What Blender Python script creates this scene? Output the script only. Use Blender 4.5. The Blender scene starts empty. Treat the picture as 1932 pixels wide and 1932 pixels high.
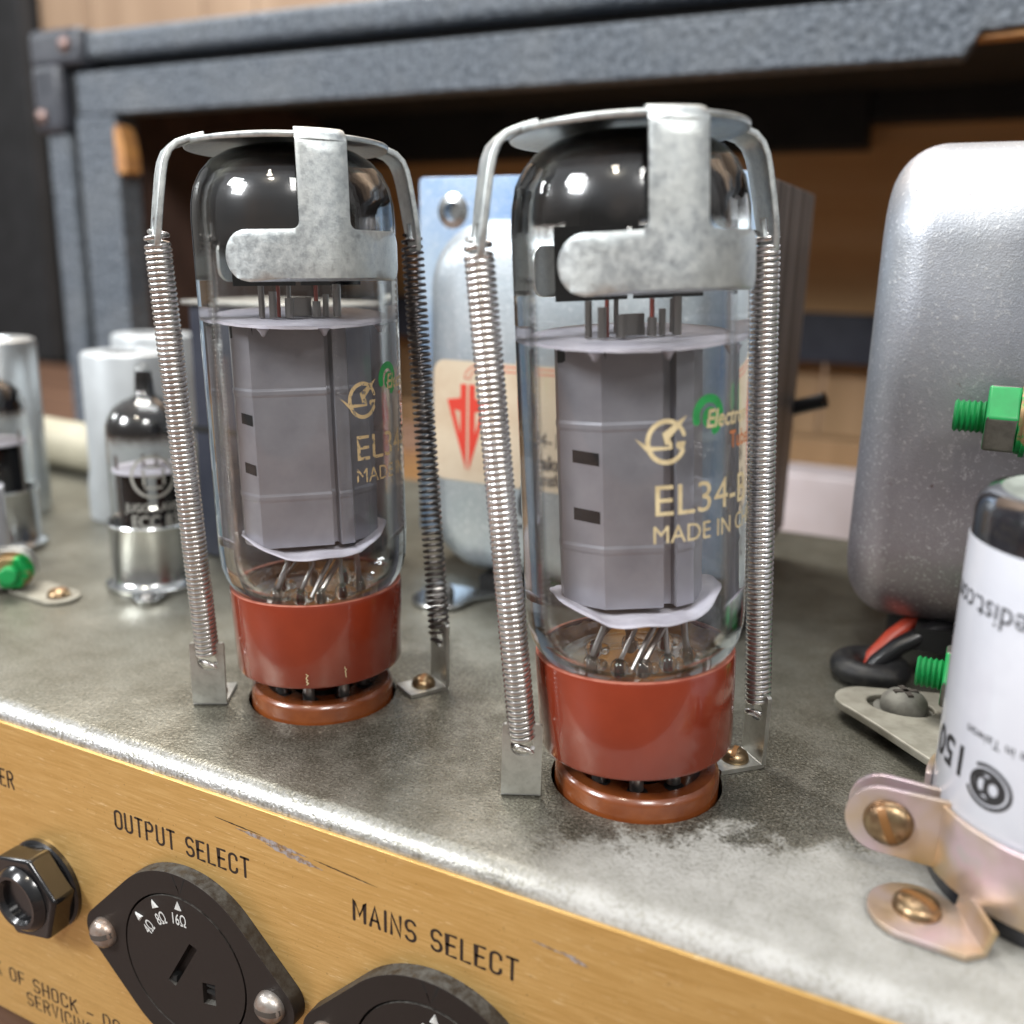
import bpy, bmesh, math, random
from math import sin, cos, pi, radians, sqrt, atan2
from mathutils import Vector, Matrix, noise
from mathutils.geometry import delaunay_2d_cdt
random.seed(7)
SC = bpy.context.scene
COL = SC.collection
S = 0.001                                  # all lengths below are millimetres

# ------------------------------------------------------------------ camera
cam_d = bpy.data.cameras.new('camera')
cam = bpy.data.objects.new('camera', cam_d); COL.objects.link(cam)
R_ = Vector((0.89461766, 0.44630618, 0.02168048)); D_ = Vector((0.1314681, -0.21653378, -0.96738269)); N_ = Vector((-0.42705431, 0.86828792, -0.25238997))
CAMP = Vector((44.575, -139.96, 85.916))
m = Matrix.Identity(4)
for i in range(3):
    m[i][0] = R_[i]; m[i][1] = -D_[i]; m[i][2] = -N_[i]; m[i][3] = CAMP[i]*S
cam.matrix_world = m
cam_d.sensor_width = 36; cam_d.lens = 36*1796.5/1932
cam_d.clip_start = 0.005; cam_d.clip_end = 50
cam_d.dof.use_dof = True; cam_d.dof.focus_distance = 0.166; cam_d.dof.aperture_fstop = 11.5
SC.camera = cam

# ------------------------------------------------------------------ room light
world = bpy.data.worlds.new('World'); SC.world = world; world.use_nodes = True
def room():
    t = world.node_tree; tc = t.nodes.new('ShaderNodeTexCoord'); sx = t.nodes.new('ShaderNodeSeparateXYZ'); mr = t.nodes.new('ShaderNodeMapRange'); cr = t.nodes.new('ShaderNodeValToRGB')
    t.links.new(tc.outputs['Generated'], sx.inputs[0]); t.links.new(sx.outputs[2], mr.inputs[0]); mr.inputs[1].default_value = -1.; mr.inputs[2].default_value = 1.
    t.links.new(mr.outputs[0], cr.inputs[0]); e = cr.color_ramp.elements
    e[0].position = .30; e[0].color = (.10, .09, .08, 1); e[1].position = .95; e[1].color = (.95, .97, 1., 1)
    for p, c in ((.50, (.30, .285, .27, 1)), (.66, (.47, .475, .48, 1))):
        q = e.new(p); q.color = c
    t.links.new(cr.outputs[0], t.nodes['Background'].inputs[0]); t.nodes['Background'].inputs[1].default_value = 0.72
room()
def lamp(name, loc, target, size, power, color=(1, 1, 1), size_y=None):
    d = bpy.data.lights.new(name, 'AREA'); d.energy = power; d.color = color; d.size = size
    if size_y: d.shape = 'RECTANGLE'; d.size_y = size_y
    o = bpy.data.objects.new(name, d); COL.objects.link(o)
    o.location = Vector(loc)*S
    o.rotation_euler = (Vector(target)-Vector(loc)).to_track_quat('-Z', 'Y').to_euler()
    return o
lamp('area_lamp', (-640, -760, 680), (-20, 40, 30), 0.30, 14.0, (0.97, 0.985, 1.0))
lamp('area_lamp', (520, -640, 900), (0, 40, 40), 0.26, 7.0, (1.0, 0.98, 0.95))
lamp('area_lamp', (-200, 250, 1500), (-50, 60, 0), 0.9, 9.0, (0.97, 0.99, 1.0), 0.5)
lamp('area_lamp', (-60, -1000, 1500), (-30, 0, 60), 0.12, 5.0, (1.0, 0.90, 0.74))
lamp('area_lamp', (950, -420, 620), (0, 0, 60), 0.12, 2.2, (1.0, 0.97, 0.93))  # added small lamp, only for extra glints on glass and springs
lamp('area_lamp', (-1250, -250, 560), (-60, 0, 60), 0.16, 3.0, (0.95, 0.98, 1.0))  # second added glint lamp, its source unseen
lamp('area_lamp', (-700, 450, 1400), (-800, 900, 300), 0.5, 30.0, (1.0, 0.95, 0.88))  # added out of view to brighten the plank wall
SC.view_settings.view_transform = 'Standard'; SC.view_settings.look = 'None'
SC.view_settings.exposure = 0.0; SC.view_settings.gamma = 1.0
SC.cycles.max_bounces = 14; SC.cycles.transparent_max_bounces = 24; SC.cycles.transmission_bounces = 10
SC.cycles.caustics_reflective = False; SC.cycles.caustics_refractive = False
SC.cycles.sample_clamp_indirect = 6.0
try:
    SC.cycles.use_denoising = True; SC.cycles.denoiser = 'OPENIMAGEDENOISE'
except Exception: pass

# ------------------------------------------------------------------ materials
class NT:
    def __init__(s, name):
        s.m = bpy.data.materials.new(name); s.m.use_nodes = True
        s.t = s.m.node_tree; s.t.nodes.clear()
        s.out = s.t.nodes.new('ShaderNodeOutputMaterial')
    def n(s, typ, **kw):
        nd = s.t.nodes.new(typ)
        for k, v in kw.items():
            if k.startswith('_'): setattr(nd, k[1:], v)
        return nd
    def l(s, a, b): s.t.links.new(a, b)
    def coords(s, stretch=(1, 1, 1), kind='Object'):
        tc = s.n('ShaderNodeTexCoord'); mp = s.n('ShaderNodeMapping')
        mp.inputs['Scale'].default_value = stretch
        s.l(tc.outputs[kind], mp.inputs['Vector']); return mp.outputs['Vector']
    def noise(s, vec, scale, detail=4, rough=.55):
        nd = s.n('ShaderNodeTexNoise'); nd.inputs['Scale'].default_value = scale
        nd.inputs['Detail'].default_value = detail; nd.inputs['Roughness'].default_value = rough
        s.l(vec, nd.inputs['Vector']); return nd.outputs['Fac']
    def ramp(s, fac, stops):
        nd = s.n('ShaderNodeValToRGB'); cr = nd.color_ramp
        while len(cr.elements) < len(stops): cr.elements.new(.5)
        for e, (p, c) in zip(cr.elements, stops):
            e.position = p; e.color = (c if hasattr(c, '__len__') else (c, c, c)) + (() if hasattr(c, '__len__') and len(c) == 4 else (1,))
        s.l(fac, nd.inputs['Fac']); return nd.outputs['Color']
    def math(s, op, a, b=None, clamp=False):
        nd = s.n('ShaderNodeMath'); nd.operation = op; nd.use_clamp = clamp
        for i, v in enumerate((a, b)):
            if v is None: continue
            if hasattr(v, 'node'): s.l(v, nd.inputs[i])
            else: nd.inputs[i].default_value = v
        return nd.outputs[0]
    def mix(s, fac, a, b):
        nd = s.n('ShaderNodeMix'); nd.data_type = 'RGBA'
        for sock, v in ((nd.inputs[0], fac), (nd.inputs[6], a), (nd.inputs[7], b)):
            if hasattr(v, 'node'): s.l(v, sock)
            else: sock.default_value = v if not hasattr(v, '__len__') else tuple(v)+((1,) if len(v) == 3 else ())
        return nd.outputs[2]
    def set(s, sock, v):
        if hasattr(v, 'node'): s.l(v, sock)
        else: sock.default_value = tuple(v)+(1,) if hasattr(v, '__len__') and len(v) == 3 else v
    def principled(s, color, rough=.5, metal=0., bump=None, bdist=.0001, bstr=1., coat=0., coat_rough=.1, spec=None, aniso=0., sheen=0., sub=0.):
        p = s.n('ShaderNodeBsdfPrincipled')
        s.set(p.inputs['Base Color'], color); s.set(p.inputs['Roughness'], rough); s.set(p.inputs['Metallic'], metal)
        if coat: p.inputs['Coat Weight'].default_value = coat; p.inputs['Coat Roughness'].default_value = coat_rough
        if spec is not None: p.inputs['Specular IOR Level'].default_value = spec
        if aniso: p.inputs['Anisotropic'].default_value = aniso
        if sheen: p.inputs['Sheen Weight'].default_value = sheen
        if sub:
            p.inputs['Subsurface Weight'].default_value = sub; p.inputs['Subsurface Radius'].default_value = (.002, .002, .002)
        if bump is not None:
            b = s.n('ShaderNodeBump'); b.inputs['Distance'].default_value = bdist; b.inputs['Strength'].default_value = bstr
            s.l(bump, b.inputs['Height']); s.l(b.outputs[0], p.inputs['Normal'])
        s.l(p.outputs[0], s.out.inputs[0]); s.p = p
        return s.m

def simple(name, color, rough=.5, metal=0., c2=None, scale=200, lo=.4, hi=.6, bscale=None, bdist=.0001, bstr=.6, r2=None, stretch=(1, 1, 1), **kw):
    """one colour with a second one broken in by noise, plus fine relief"""
    t = NT(name); v = t.coords(stretch); col = color; rg = rough
    if c2 is not None or r2 is not None:
        f = t.ramp(t.noise(v, scale, 6, .6), [(lo, 0.), (hi, 1.)])
        if c2 is not None: col = t.mix(f, color, c2)
        if r2 is not None: rg = t.ramp(t.noise(v, scale*1.7, 5), [(lo, rough), (hi, r2)])
    b = t.noise(v, bscale, 3) if bscale else None
    return t.principled(col, rg, metal, b, bdist, bstr, **kw)

MT = {}
# zinc plated chassis: dulled by age, dust lying along the near edge, dark speckle and stains
def chassis_mat():
    t = NT('aged_zinc_sheet'); v = t.coords()
    big = t.noise(v, 32, 7, .68); fine = t.noise(v, 1500, 2, .6); mid = t.noise(v, 130, 6, .65); speck = t.noise(v, 2100, 3, .75)
    base = t.ramp(big, [(.34, (.180, .172, .135)), (.5, (.235, .226, .182)), (.66, (.305, .295, .245))])
    base = t.mix(t.ramp(mid, [(.40, 0.), (.70, .55)]), base, (.33, .325, .28))
    base = t.mix(t.ramp(speck, [(.53, 0.), (.66, .8)]), base, (.065, .060, .046))
    sx = t.n('ShaderNodeSeparateXYZ'); t.l(v, sx.inputs[0])
    X, Y = sx.outputs[0], sx.outputs[1]
    # darker towards each tube, with dark speckle and pale grit
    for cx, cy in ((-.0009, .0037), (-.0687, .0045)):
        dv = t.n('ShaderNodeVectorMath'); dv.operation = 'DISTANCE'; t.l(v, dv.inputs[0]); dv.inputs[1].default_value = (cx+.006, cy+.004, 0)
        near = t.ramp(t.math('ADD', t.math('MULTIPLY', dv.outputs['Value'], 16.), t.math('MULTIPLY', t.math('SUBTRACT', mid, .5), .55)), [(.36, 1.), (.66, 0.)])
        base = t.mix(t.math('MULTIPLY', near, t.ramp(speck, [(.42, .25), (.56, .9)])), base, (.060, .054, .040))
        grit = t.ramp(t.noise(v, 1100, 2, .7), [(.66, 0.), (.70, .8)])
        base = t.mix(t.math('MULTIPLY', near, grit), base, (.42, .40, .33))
    # dust blown against the near right corner: y < -16 + .40 x (mm), ragged outline
    d = t.math('ADD', t.math('MULTIPLY', X, 420.), t.math('MULTIPLY', Y, -1000.))
    d = t.math('ADD', d, -15.5)
    d = t.math('ADD', d, t.math('MULTIPLY', t.math('SUBTRACT', t.noise(v, 85, 8, .72), .5), 44.))
    d = t.math('ADD', d, t.math('MULTIPLY', t.math('SUBTRACT', fine, .5), 9.))
    dm = t.ramp(t.math('ADD', t.math('MULTIPLY', d, .075), .5), [(.28, 0.), (.70, 1.)])
    limit = t.ramp(t.math('ADD', t.math('MULTIPLY', X, 14.), .5), [(.0, .10), (.38, .30), (.56, 1.)])
    dm = t.math('MULTIPLY', dm, limit)
    dm = t.math('MULTIPLY', dm, t.ramp(fine, [(.30, .55), (.55, .92)]))
    dust = t.ramp(mid, [(.3, (.27, .265, .24)), (.7, (.40, .392, .37))])
    # pale worn bloom further back and left
    bloom = t.math('MULTIPLY', t.ramp(t.noise(v, 45, 7, .7), [(.53, 0.), (.62, .6)]), t.ramp(fine, [(.4, .4), (.6, 1.)]))
    col = t.mix(bloom, base, (.36, .345, .29))
    gr = t.noise(v, 1250, 2, .8)
    col = t.mix(t.ramp(gr, [(.60, 0.), (.66, .45)]), col, (.095, .088, .066))
    col = t.mix(t.ramp(gr, [(.36, .5), (.41, 0.)]), col, (.43, .41, .34))
    col = t.mix(dm, col, dust)
    worn = t.math('MULTIPLY', t.ramp(t.math('MULTIPLY', Y, -1000/40.), [(.700, 0.), (.745, 1.)]), t.ramp(t.math('ADD', t.math('MULTIPLY', fine, .7), t.math('MULTIPLY', mid, .4)), [(.44, .15), (.60, 1.)]))  # bare zinc on the bend, with its bright highlight painted into the colour
    worn = t.math('MULTIPLY', worn, t.ramp(t.math('ADD', t.math('MULTIPLY', X, 6.), .6), [(.1, 1.), (.55, .30)]))
    col = t.mix(worn, col, (.52, .52, .52))
    metal = t.math('MULTIPLY', t.math('SUBTRACT', 1., dm), .72)
    rough = t.mix(worn, t.mix(dm, (.37, .37, .37), (.85, .85, .85)), (.36, .36, .36))
    return t.principled(col, rough, metal, t.math('ADD', fine, t.math('MULTIPLY', mid, .8)), .00016, .85)
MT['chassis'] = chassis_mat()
def gold_mat():
    t = NT('brushed_gold_anodised'); v = t.coords((11, 1, 230)); v0 = t.coords()
    br = t.noise(v, 10, 6, .7); br2 = t.noise(t.coords((22, 1, 260)), 12, 3, .6); cloud = t.noise(v0, 30, 4)
    col = t.ramp(br, [(.26, (.57, .345, .105)), (.5, (.68, .430, .150)), (.74, (.78, .53, .215))])
    col = t.mix(t.ramp(cloud, [(.45, 0.), (.75, .35)]), col, (.66, .38, .11))
    col = t.mix(t.ramp(br2, [(.64, 0.), (.72, .6)]), col, (.98, .78, .45))
    col = t.mix(t.ramp(t.noise(v0, 1700, 2), [(.68, 0.), (.74, .5)]), col, (.22, .12, .05))
    rg = t.ramp(br, [(.3, .30), (.7, .46)])
    return t.principled(col, rg, .6, t.math('ADD', br, br2), .00004, .8)
MT['gold'] = gold_mat()
MT['print'] = simple('dark_brown_print', (.022, .012, .008), .6)
MT['bare'] = simple('bare_scraped_metal', (.46, .44, .45), .5, .5, (.30, .19, .10), 1400)
def zinc_clip(name, a, b, c, sc=300, tint=None):
    t = NT(name); v = t.coords()
    n1 = t.noise(v, sc, 6, .7); n2 = t.noise(v, sc*5, 3, .6); n3 = t.noise(v, 70, 3)
    col = t.ramp(n1, [(.3, a), (.5, b), (.68, c)])
    col = t.mix(t.ramp(n2, [(.55, 0.), (.72, .5)]), col, a)
    if tint: col = t.mix(t.ramp(n3, [(.45, 0.), (.65, .6)]), col, tint)
    return t.principled(col, t.ramp(n1, [(.3, .30), (.7, .50)]), .85, t.math('ADD', n2, n1), .00005, .5)
MT['clip'] = zinc_clip('spangled_zinc_clip', (.46, .50, .53), (.62, .67, .68), (.72, .76, .76), 700, (.70, .73, .70))
MT['bracket'] = zinc_clip('dull_zinc_bracket', (.36, .36, .34), (.52, .52, .49), (.60, .61, .58), 150)
MT['spring'] = simple('spring_steel', (.80, .79, .78), .26, .95, (.62, .60, .585), 90)
MT['dark_spring'] = simple('blackened_spring_steel', (.17, .16, .155), .30, .9, (.10, .09, .09), 90)
MT['base'] = simple('red_brown_phenolic', (.225, .031, .011), .2, 0, (.17, .022, .008), 60, .35, .7, bscale=500, bdist=.00002, bstr=.4, coat=.7, coat_rough=.08)
MT['base_edge'] = simple('cut_phenolic_edge', (.42, .15, .10), .6, 0, (.30, .08, .05), 300)
MT['cement'] = simple('amber_cement', (.56, .25, .05), .5, 0, (.28, .10, .02), 200, .35, .7, bscale=400, bdist=.0003)
MT['socket'] = simple('brown_phenolic_socket', (.22, .060, .015), .26, 0, (.13, .032, .010), 150, .35, .7, bscale=600, bdist=.00004, coat=.6, coat_rough=.15)
MT['pin'] = simple('dull_tin_pin', (.45, .44, .42), .35, .9, (.25, .24, .23), 300)
MT['hole'] = simple('black_cavity', (.006, .006, .006), .8)
MT['plate'] = simple('carbonised_grey_plate', (.34, .337, .375), .34, .5, (.25, .247, .28), 120, .3, .7, bscale=1500, bdist=.00001)
MT['plate_band'] = simple('plate_crease', (.13, .13, .145), .5, .3)
MT['black_plate'] = simple('black_carbon_plate', (.004, .004, .005), .75, spec=.2)
MT['mica'] = simple('mica_white', (.66, .64, .72), .55, 0, (.50, .48, .56), 260, .35, .7, bscale=300, bdist=.0003)
MT['wire'] = simple('nickel_wire', (.30, .28, .27), .3, .95)
MT['copper'] = simple('copper_red_wire', (.36, .07, .05), .35, .6)
MT['red_bead'] = simple('red_glass_bead', (.35, .01, .02), .3)
MT['cream_print'] = simple('cream_print', (.66, .55, .33), .6, 0, (.52, .42, .24), 500)
def worn_print():
    t = NT('worn_gold_print'); v = t.coords(); sx = t.n('ShaderNodeSeparateXYZ'); t.l(v, sx.inputs[0])
    t.principled((.58, .43, .23), .6)
    tr = t.n('ShaderNodeBsdfTransparent'); mx = t.n('ShaderNodeMixShader')
    a = t.ramp(t.noise(v, 900, 5, .7), [(.40, 0.), (.46, 1.)])
    t.l(a, mx.inputs[0]); t.l(tr.outputs[0], mx.inputs[1]); t.l(t.p.outputs[0], mx.inputs[2]); t.l(mx.outputs[0], t.out.inputs[0])
    return t.m
MT['worn_print'] = worn_print()
MT['green_print'] = simple('green_print', (.02, .30, .07), .5, 0, (.02, .22, .06), 500)
MT['red_print'] = simple('red_print', (.62, .045, .025), .55)
MT['black_print'] = simple('black_print', (.02, .02, .022), .6)
MT['grey_print'] = simple('pale_grey_print', (.36, .36, .33), .6)
MT['orange_print'] = simple('orange_print', (.5, .18, .07), .6)
def glass_mat(name, tint=(.992, .996, .994), edge=(.55, .60, .58), wall=False):
    """thin walled glass: fresnel mirror over a clear wall whose path gets long at grazing angles"""
    t = NT(name)
    lw = t.n('ShaderNodeLayerWeight'); lw.inputs['Blend'].default_value = .30
    col = t.mix(t.ramp(lw.outputs['Facing'], [(.70, 0.), (.95, 1.)]), tint, edge)
    tr = t.n('ShaderNodeBsdfTransparent'); t.l(col, tr.inputs['Color'])
    gl = t.n('ShaderNodeBsdfGlossy'); gl.inputs['Roughness'].default_value = .012; gl.inputs['Color'].default_value = (1, 1, 1, 1)
    fz = t.n('ShaderNodeLayerWeight'); fz.inputs['Blend'].default_value = .5        # 1 - cos, the same from both sides
    f = t.math('ADD', t.math('MULTIPLY', t.math('POWER', fz.outputs['Facing'], 4.2), 1.0), .04, True)
    b = t.n('ShaderNodeBump'); b.inputs['Distance'].default_value = .00012; b.inputs['Strength'].default_value = .25
    t.l(t.noise(t.coords((1, 1, .25)), 160, 2), b.inputs['Height'])
    t.l(b.outputs[0], gl.inputs['Normal'])
    mx = t.n('ShaderNodeMixShader')
    t.l(f, mx.inputs[0]); t.l(tr.outputs[0], mx.inputs[1]); t.l(gl.outputs[0], mx.inputs[2])
    if not wall: t.l(mx.outputs[0], t.out.inputs[0]); return t.m
    # towards the rim the wall is thick along the ray and bends it
    rg = t.n('ShaderNodeBsdfGlass'); rg.inputs['IOR'].default_value = 1.47; rg.inputs['Roughness'].default_value = 0.; rg.inputs['Color'].default_value = (.97, .985, .98, 1)
    m2 = t.n('ShaderNodeMixShader'); t.l(t.ramp(fz.outputs['Facing'], [(.44, 0.), (.60, 1.)]), m2.inputs[0]); t.l(mx.outputs[0], m2.inputs[1]); t.l(rg.outputs[0], m2.inputs[2]); t.l(m2.outputs[0], t.out.inputs[0])
    return t.m
MT['glass'] = glass_mat('tube_glass', wall=True)
def bead():
    t = NT('clear_bead_glass'); g = t.n('ShaderNodeBsdfGlass'); g.inputs['IOR'].default_value = 1.5; g.inputs['Roughness'].default_value = .02; g.inputs['Color'].default_value = (.93, .92, .90, 1)
    t.l(g.outputs[0], t.out.inputs[0]); return t.m
MT['bead'] = bead()
MT['glass_small'] = glass_mat('small_tube_glass', (.95, .96, .95))
def getter_mat(name, z0, z1, brown=(.10, .05, .025)):
    """mirror of flashed metal on the inside of the dome, thinning to brown and to nothing at its lower edge"""
    t = NT(name); v = t.coords(); sx = t.n('ShaderNodeSeparateXYZ'); t.l(v, sx.inputs[0])
    nz = t.noise(v, 110, 5, .6)
    h = t.math('ADD', sx.outputs[2], t.math('MULTIPLY', t.math('SUBTRACT', nz, .5), .006))
    a = t.n('ShaderNodeMapRange'); a.inputs[1].default_value = z0*S; a.inputs[2].default_value = z1*S; t.l(h, a.inputs[0])
    t.principled(t.mix(t.ramp(nz, [(.4, 0.), (.7, 1.)]), (.006, .006, .008), (.022, .014, .010)), .24, .35, coat=.6, coat_rough=.02, spec=.6)
    tr = t.n('ShaderNodeBsdfTransparent'); mx = t.n('ShaderNodeMixShader')
    t.set(tr.inputs['Color'], t.mix(a.outputs[0], (1, 1, 1), brown))
    t.l(t.ramp(a.outputs[0], [(.25, 0.), (.85, 1.)]), mx.inputs[0]); t.l(tr.outputs[0], mx.inputs[1]); t.l(t.p.outputs[0], mx.inputs[2]); t.l(mx.outputs[0], t.out.inputs[0])
    return t.m
def bell_mat(name, a, b, tint, reflect_tint=None):
    t = NT(name); v = t.coords()
    f = t.noise(v, 2600, 2, .5); n = t.noise(v, 60, 5, .6); sp = t.noise(v, 1100, 3, .75)
    col = t.mix(t.ramp(n, [(.35, 0.), (.65, 1.)]), a, b)
    col = t.mix(t.ramp(t.noise(v, 22, 3), [(.45, 0.), (.68, .55)]), col, tint)
    if reflect_tint:  # reddish reflection painted in as a tint, stronger towards the bottom
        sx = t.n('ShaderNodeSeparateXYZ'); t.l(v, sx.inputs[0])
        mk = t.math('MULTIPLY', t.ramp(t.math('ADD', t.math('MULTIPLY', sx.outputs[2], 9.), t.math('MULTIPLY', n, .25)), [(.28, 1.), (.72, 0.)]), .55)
        col = t.mix(mk, col, reflect_tint)
    col = t.mix(t.ramp(sp, [(.56, 0.), (.70, .75)]), col, (.84, .86, .88))
    col = t.mix(t.ramp(t.noise(v, 260, 3, .7), [(.69, 0.), (.75, .7)]), col, (.16, .10, .07))
    return t.principled(col, t.ramp(sp, [(.3, .50), (.7, .40)]), .8, t.math('ADD', f, sp), .00007, .8)
MT['bell_blue'] = bell_mat('blue_passivated_steel', (.37, .42, .455), (.47, .505, .53), (.30, .38, .47))
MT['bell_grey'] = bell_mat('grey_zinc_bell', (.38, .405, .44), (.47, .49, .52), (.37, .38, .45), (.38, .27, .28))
MT['flange_blue'] = bell_mat('bright_blue_zinc', (.30, .42, .58), (.46, .56, .66), (.18, .33, .62))
def lam_mat():
    t = NT('stacked_lamination_edges'); v = t.coords((1, 1, .004)); f = t.noise(v, 330, 5, .8); g = t.noise(t.coords((1, 1, .02)), 240, 4)
    col = t.mix(t.ramp(f, [(.35, 0.), (.65, 1.)]), (.035, .029, .026), (.36, .32, .30))
    col = t.mix(t.ramp(g, [(.5, 0.), (.7, .7)]), col, (.05, .045, .04))
    return t.principled(col, .5, .6, f, .0002, .8)
MT['lam'] = lam_mat()
MT['navy'] = simple('navy_lacquer', (.022, .026, .042), .42, 0, (.035, .04, .058), 60, bscale=500, bdist=.00003)
MT['label'] = simple('aged_paper_label', (.60, .50, .37), .6, 0, (.50, .37, .25), 55, .5, .75, bscale=900, bdist=.00002)
MT['rubber'] = simple('black_rubber', (.012, .012, .013), .5, 0, (.05, .047, .042), 350, .52, .75, bscale=600, bdist=.0001)
MT['green'] = simple('green_lacquer', (.012, .33, .085), .42, 0, (.012, .26, .07), 120, bscale=600, bdist=.00005)
MT['green_patchy'] = simple('brass_zinc_with_green_lacquer', (.35, .24, .12), .4, .6, (.012, .33, .085), 130, .46, .50, bscale=400, bdist=.00005)
MT['nut_grey'] = simple('dull_dark_zinc', (.14, .135, .12), .5, .6, (.20, .19, .17), 400)
MT['brass'] = simple('tarnished_brass', (.34, .25, .145), .32, .9, (.17, .105, .06), 250, .38, .62)
MT['slot'] = simple('tarnished_slot', (.20, .09, .025), .6, .3)
MT['pan'] = simple('dusty_zinc_screw', (.24, .235, .205), .7, .3, (.17, .165, .145), 300, bscale=900, bdist=.00004)
MT['tab'] = simple('dusty_zinc_tab', (.36, .345, .29), .6, .35, (.27, .255, .21), 200, bscale=900, bdist=.00004)
MT['sleeve'] = simple('white_plastic_sleeve', (.60, .62, .68), .25, 0, (.52, .54, .60), 40, coat=.6, coat_rough=.08)
MT['black_sleeve'] = simple('glossy_black_sleeve', (.010, .010, .013), .14, 0, (.02, .02, .024), 200, coat=.6)
MT['cap_top'] = simple('dusty_capacitor_top', (.32, .36, .33), .35, 0, (.18, .21, .19), 90, coat=.5)
def iri():
    t = NT('iridescent_passivated_steel'); v = t.coords(); n = t.noise(v, 75, 3, .5); f = t.noise(v, 500, 3)
    col = t.ramp(n, [(.30, (.50, .36, .17)), (.42, (.56, .43, .31)), (.51, (.58, .48, .45)), (.60, (.64, .50, .54)), (.72, (.44, .56, .46))])
    return t.principled(col, t.ramp(f, [(.3, .28), (.7, .45)]), .75, f, .00003, .4)
MT['iri'] = iri()
MT['alu'] = simple('satin_aluminium', (.66, .70, .72), .38, .9, (.56, .59, .60), 40, bscale=900, bdist=.00002)
MT['white_can'] = simple('white_coated_shield', (.52, .555, .575), .42, .3, (.46, .49, .51), 60)
MT['skirt'] = simple('polished_shield_base', (.60, .62, .62), .2, .95, (.45, .46, .46), 60)
MT['cream'] = simple('cream_cylinder_cover', (.42, .395, .30), .55, 0, (.36, .335, .25), 60)
MT['tolex'] = None
def tolex():
    t = NT('blue_grey_grained_vinyl'); v = t.coords((1, 1, 1))
    g = t.noise(v, 420, 4, .7); big = t.noise(v, 26, 4); w = t.n('ShaderNodeTexVoronoi'); w.inputs['Scale'].default_value = 330; t.l(v, w.inputs['Vector'])
    col = t.mix(t.ramp(g, [(.40, 0.), (.62, 1.)]), (.040, .053, .070), (.17, .20, .24))
    col = t.mix(t.ramp(big, [(.45, 0.), (.7, .35)]), col, (.20, .215, .225))
    return t.principled(col, t.ramp(g, [(.3, .55), (.7, .40)]), 0., t.math('ADD', g, t.math('MULTIPLY', w.outputs['Distance'], .9)), .0011, .9)
MT['tolex'] = tolex()
MT['piping'] = simple('black_piping', (.008, .009, .010), .6)
MT['black_cloth'] = simple('matt_black_cover', (.010, .011, .013), .8, 0, (.016, .017, .02), 30)
MT['corner'] = simple('black_plastic_corner', (.035, .04, .052), .38, 0, (.06, .065, .08), 120, bscale=300, bdist=.0002)
MT['rivet'] = simple('bronze_rivet', (.30, .22, .20), .4, .8, (.2, .13, .12), 300)
def wood(name, a, b, c, st=(1, 1, .08), sc=60, rough=.55, bd=.0002):
    t = NT(name); v = t.coords(st)
    oi = t.n('ShaderNodeObjectInfo'); ad = t.n('ShaderNodeVectorMath'); ad.operation = 'ADD'
    cx = t.n('ShaderNodeCombineXYZ'); t.l(oi.outputs['Random'], cx.inputs[0]); t.l(oi.outputs['Random'], cx.inputs[1])
    t.l(v, ad.inputs[0]); t.l(cx.outputs[0], ad.inputs[1])
    n = t.noise(ad.outputs[0], sc, 6, .65); k = t.noise(ad.outputs[0], sc*.22, 3)
    col = t.ramp(n, [(.3, a), (.52, b), (.72, c)])
    col = t.mix(t.ramp(k, [(.4, 0.), (.7, .5)]), col, a)
    return t.principled(col, rough, 0, n, bd, .6)
MT['ply'] = wood('orange_plywood', (.54, .28, .105), (.66, .38, .17), (.72, .46, .24), (.08, 1, 1), 40)
MT['shaded_ply'] = simple('shaded_plywood_lining', (.060, .036, .030), .7, 0, (.09, .055, .045), 40)  # plywood lining, its interior shade put into the dark colour
MT['ply_raw'] = simple('raw_broken_plywood', (.62, .31, .10), .6, 0, (.42, .20, .08), 120)
MT['wall_wood'] = wood('pale_wall_plank', (.27, .185, .125), (.37, .265, .185), (.46, .34, .245), (1, 1, .06), 22)
MT['tan_wood'] = wood('tan_board', (.25, .155, .075), (.33, .21, .11), (.40, .26, .15), (1, 1, .06), 60)
MT['table'] = wood('dark_walnut_plank', (.055, .026, .016), (.115, .062, .038), (.19, .115, .075), (.06, 1, 1), 70, .5, .0012)
MT['carton'] = simple('white_card', (.62, .56, .58), .7, 0, (.56, .49, .50), 30)
MT['selector'] = simple('black_brown_moulding', (.026, .020, .018), .36, 0, (.036, .027, .024), 90, bscale=500, bdist=.00003)
def dusty_moulding():
    t = NT('moulding_with_dust_on_top'); v = t.coords(); g = t.n('ShaderNodeNewGeometry'); sx = t.n('ShaderNodeSeparateXYZ'); t.l(g.outputs['Normal'], sx.inputs[0])
    f = t.math('MULTIPLY', t.ramp(sx.outputs[2], [(.5, 0.), (1., 1.)]), t.ramp(t.noise(v, 420, 6, .75), [(.40, .08), (.62, .85)]))
    return t.principled(t.mix(f, (.017, .0135, .012), (.12, .117, .106)), t.mix(f, (.44,)*3, (.9,)*3), 0, t.noise(v, 700, 3), .00004, .5, spec=.28)
MT['selector'] = dusty_moulding()
MT['white_mark'] = simple('pale_filled_marking', (.55, .56, .55), .6)
MT['jack'] = simple('glossy_black_nylon', (.006, .006, .007), .2, 0, (.02, .02, .019), 200, .55, .8, bscale=300, bdist=.00006, coat=.4)
MT['screw'] = simple('nickel_screw', (.40, .37, .34), .34, .7, (.27, .18, .13), 260, .45, .68)
MT['screw_slot'] = simple('grimy_slot', (.06, .05, .042), .7)
MT['red_wire'] = simple('red_wire_insulation', (.46, .06, .03), .4, 0, (.38, .045, .025), 200)
MT['black_wire'] = simple('black_wire_insulation', (.012, .012, .014), .3)

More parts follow.
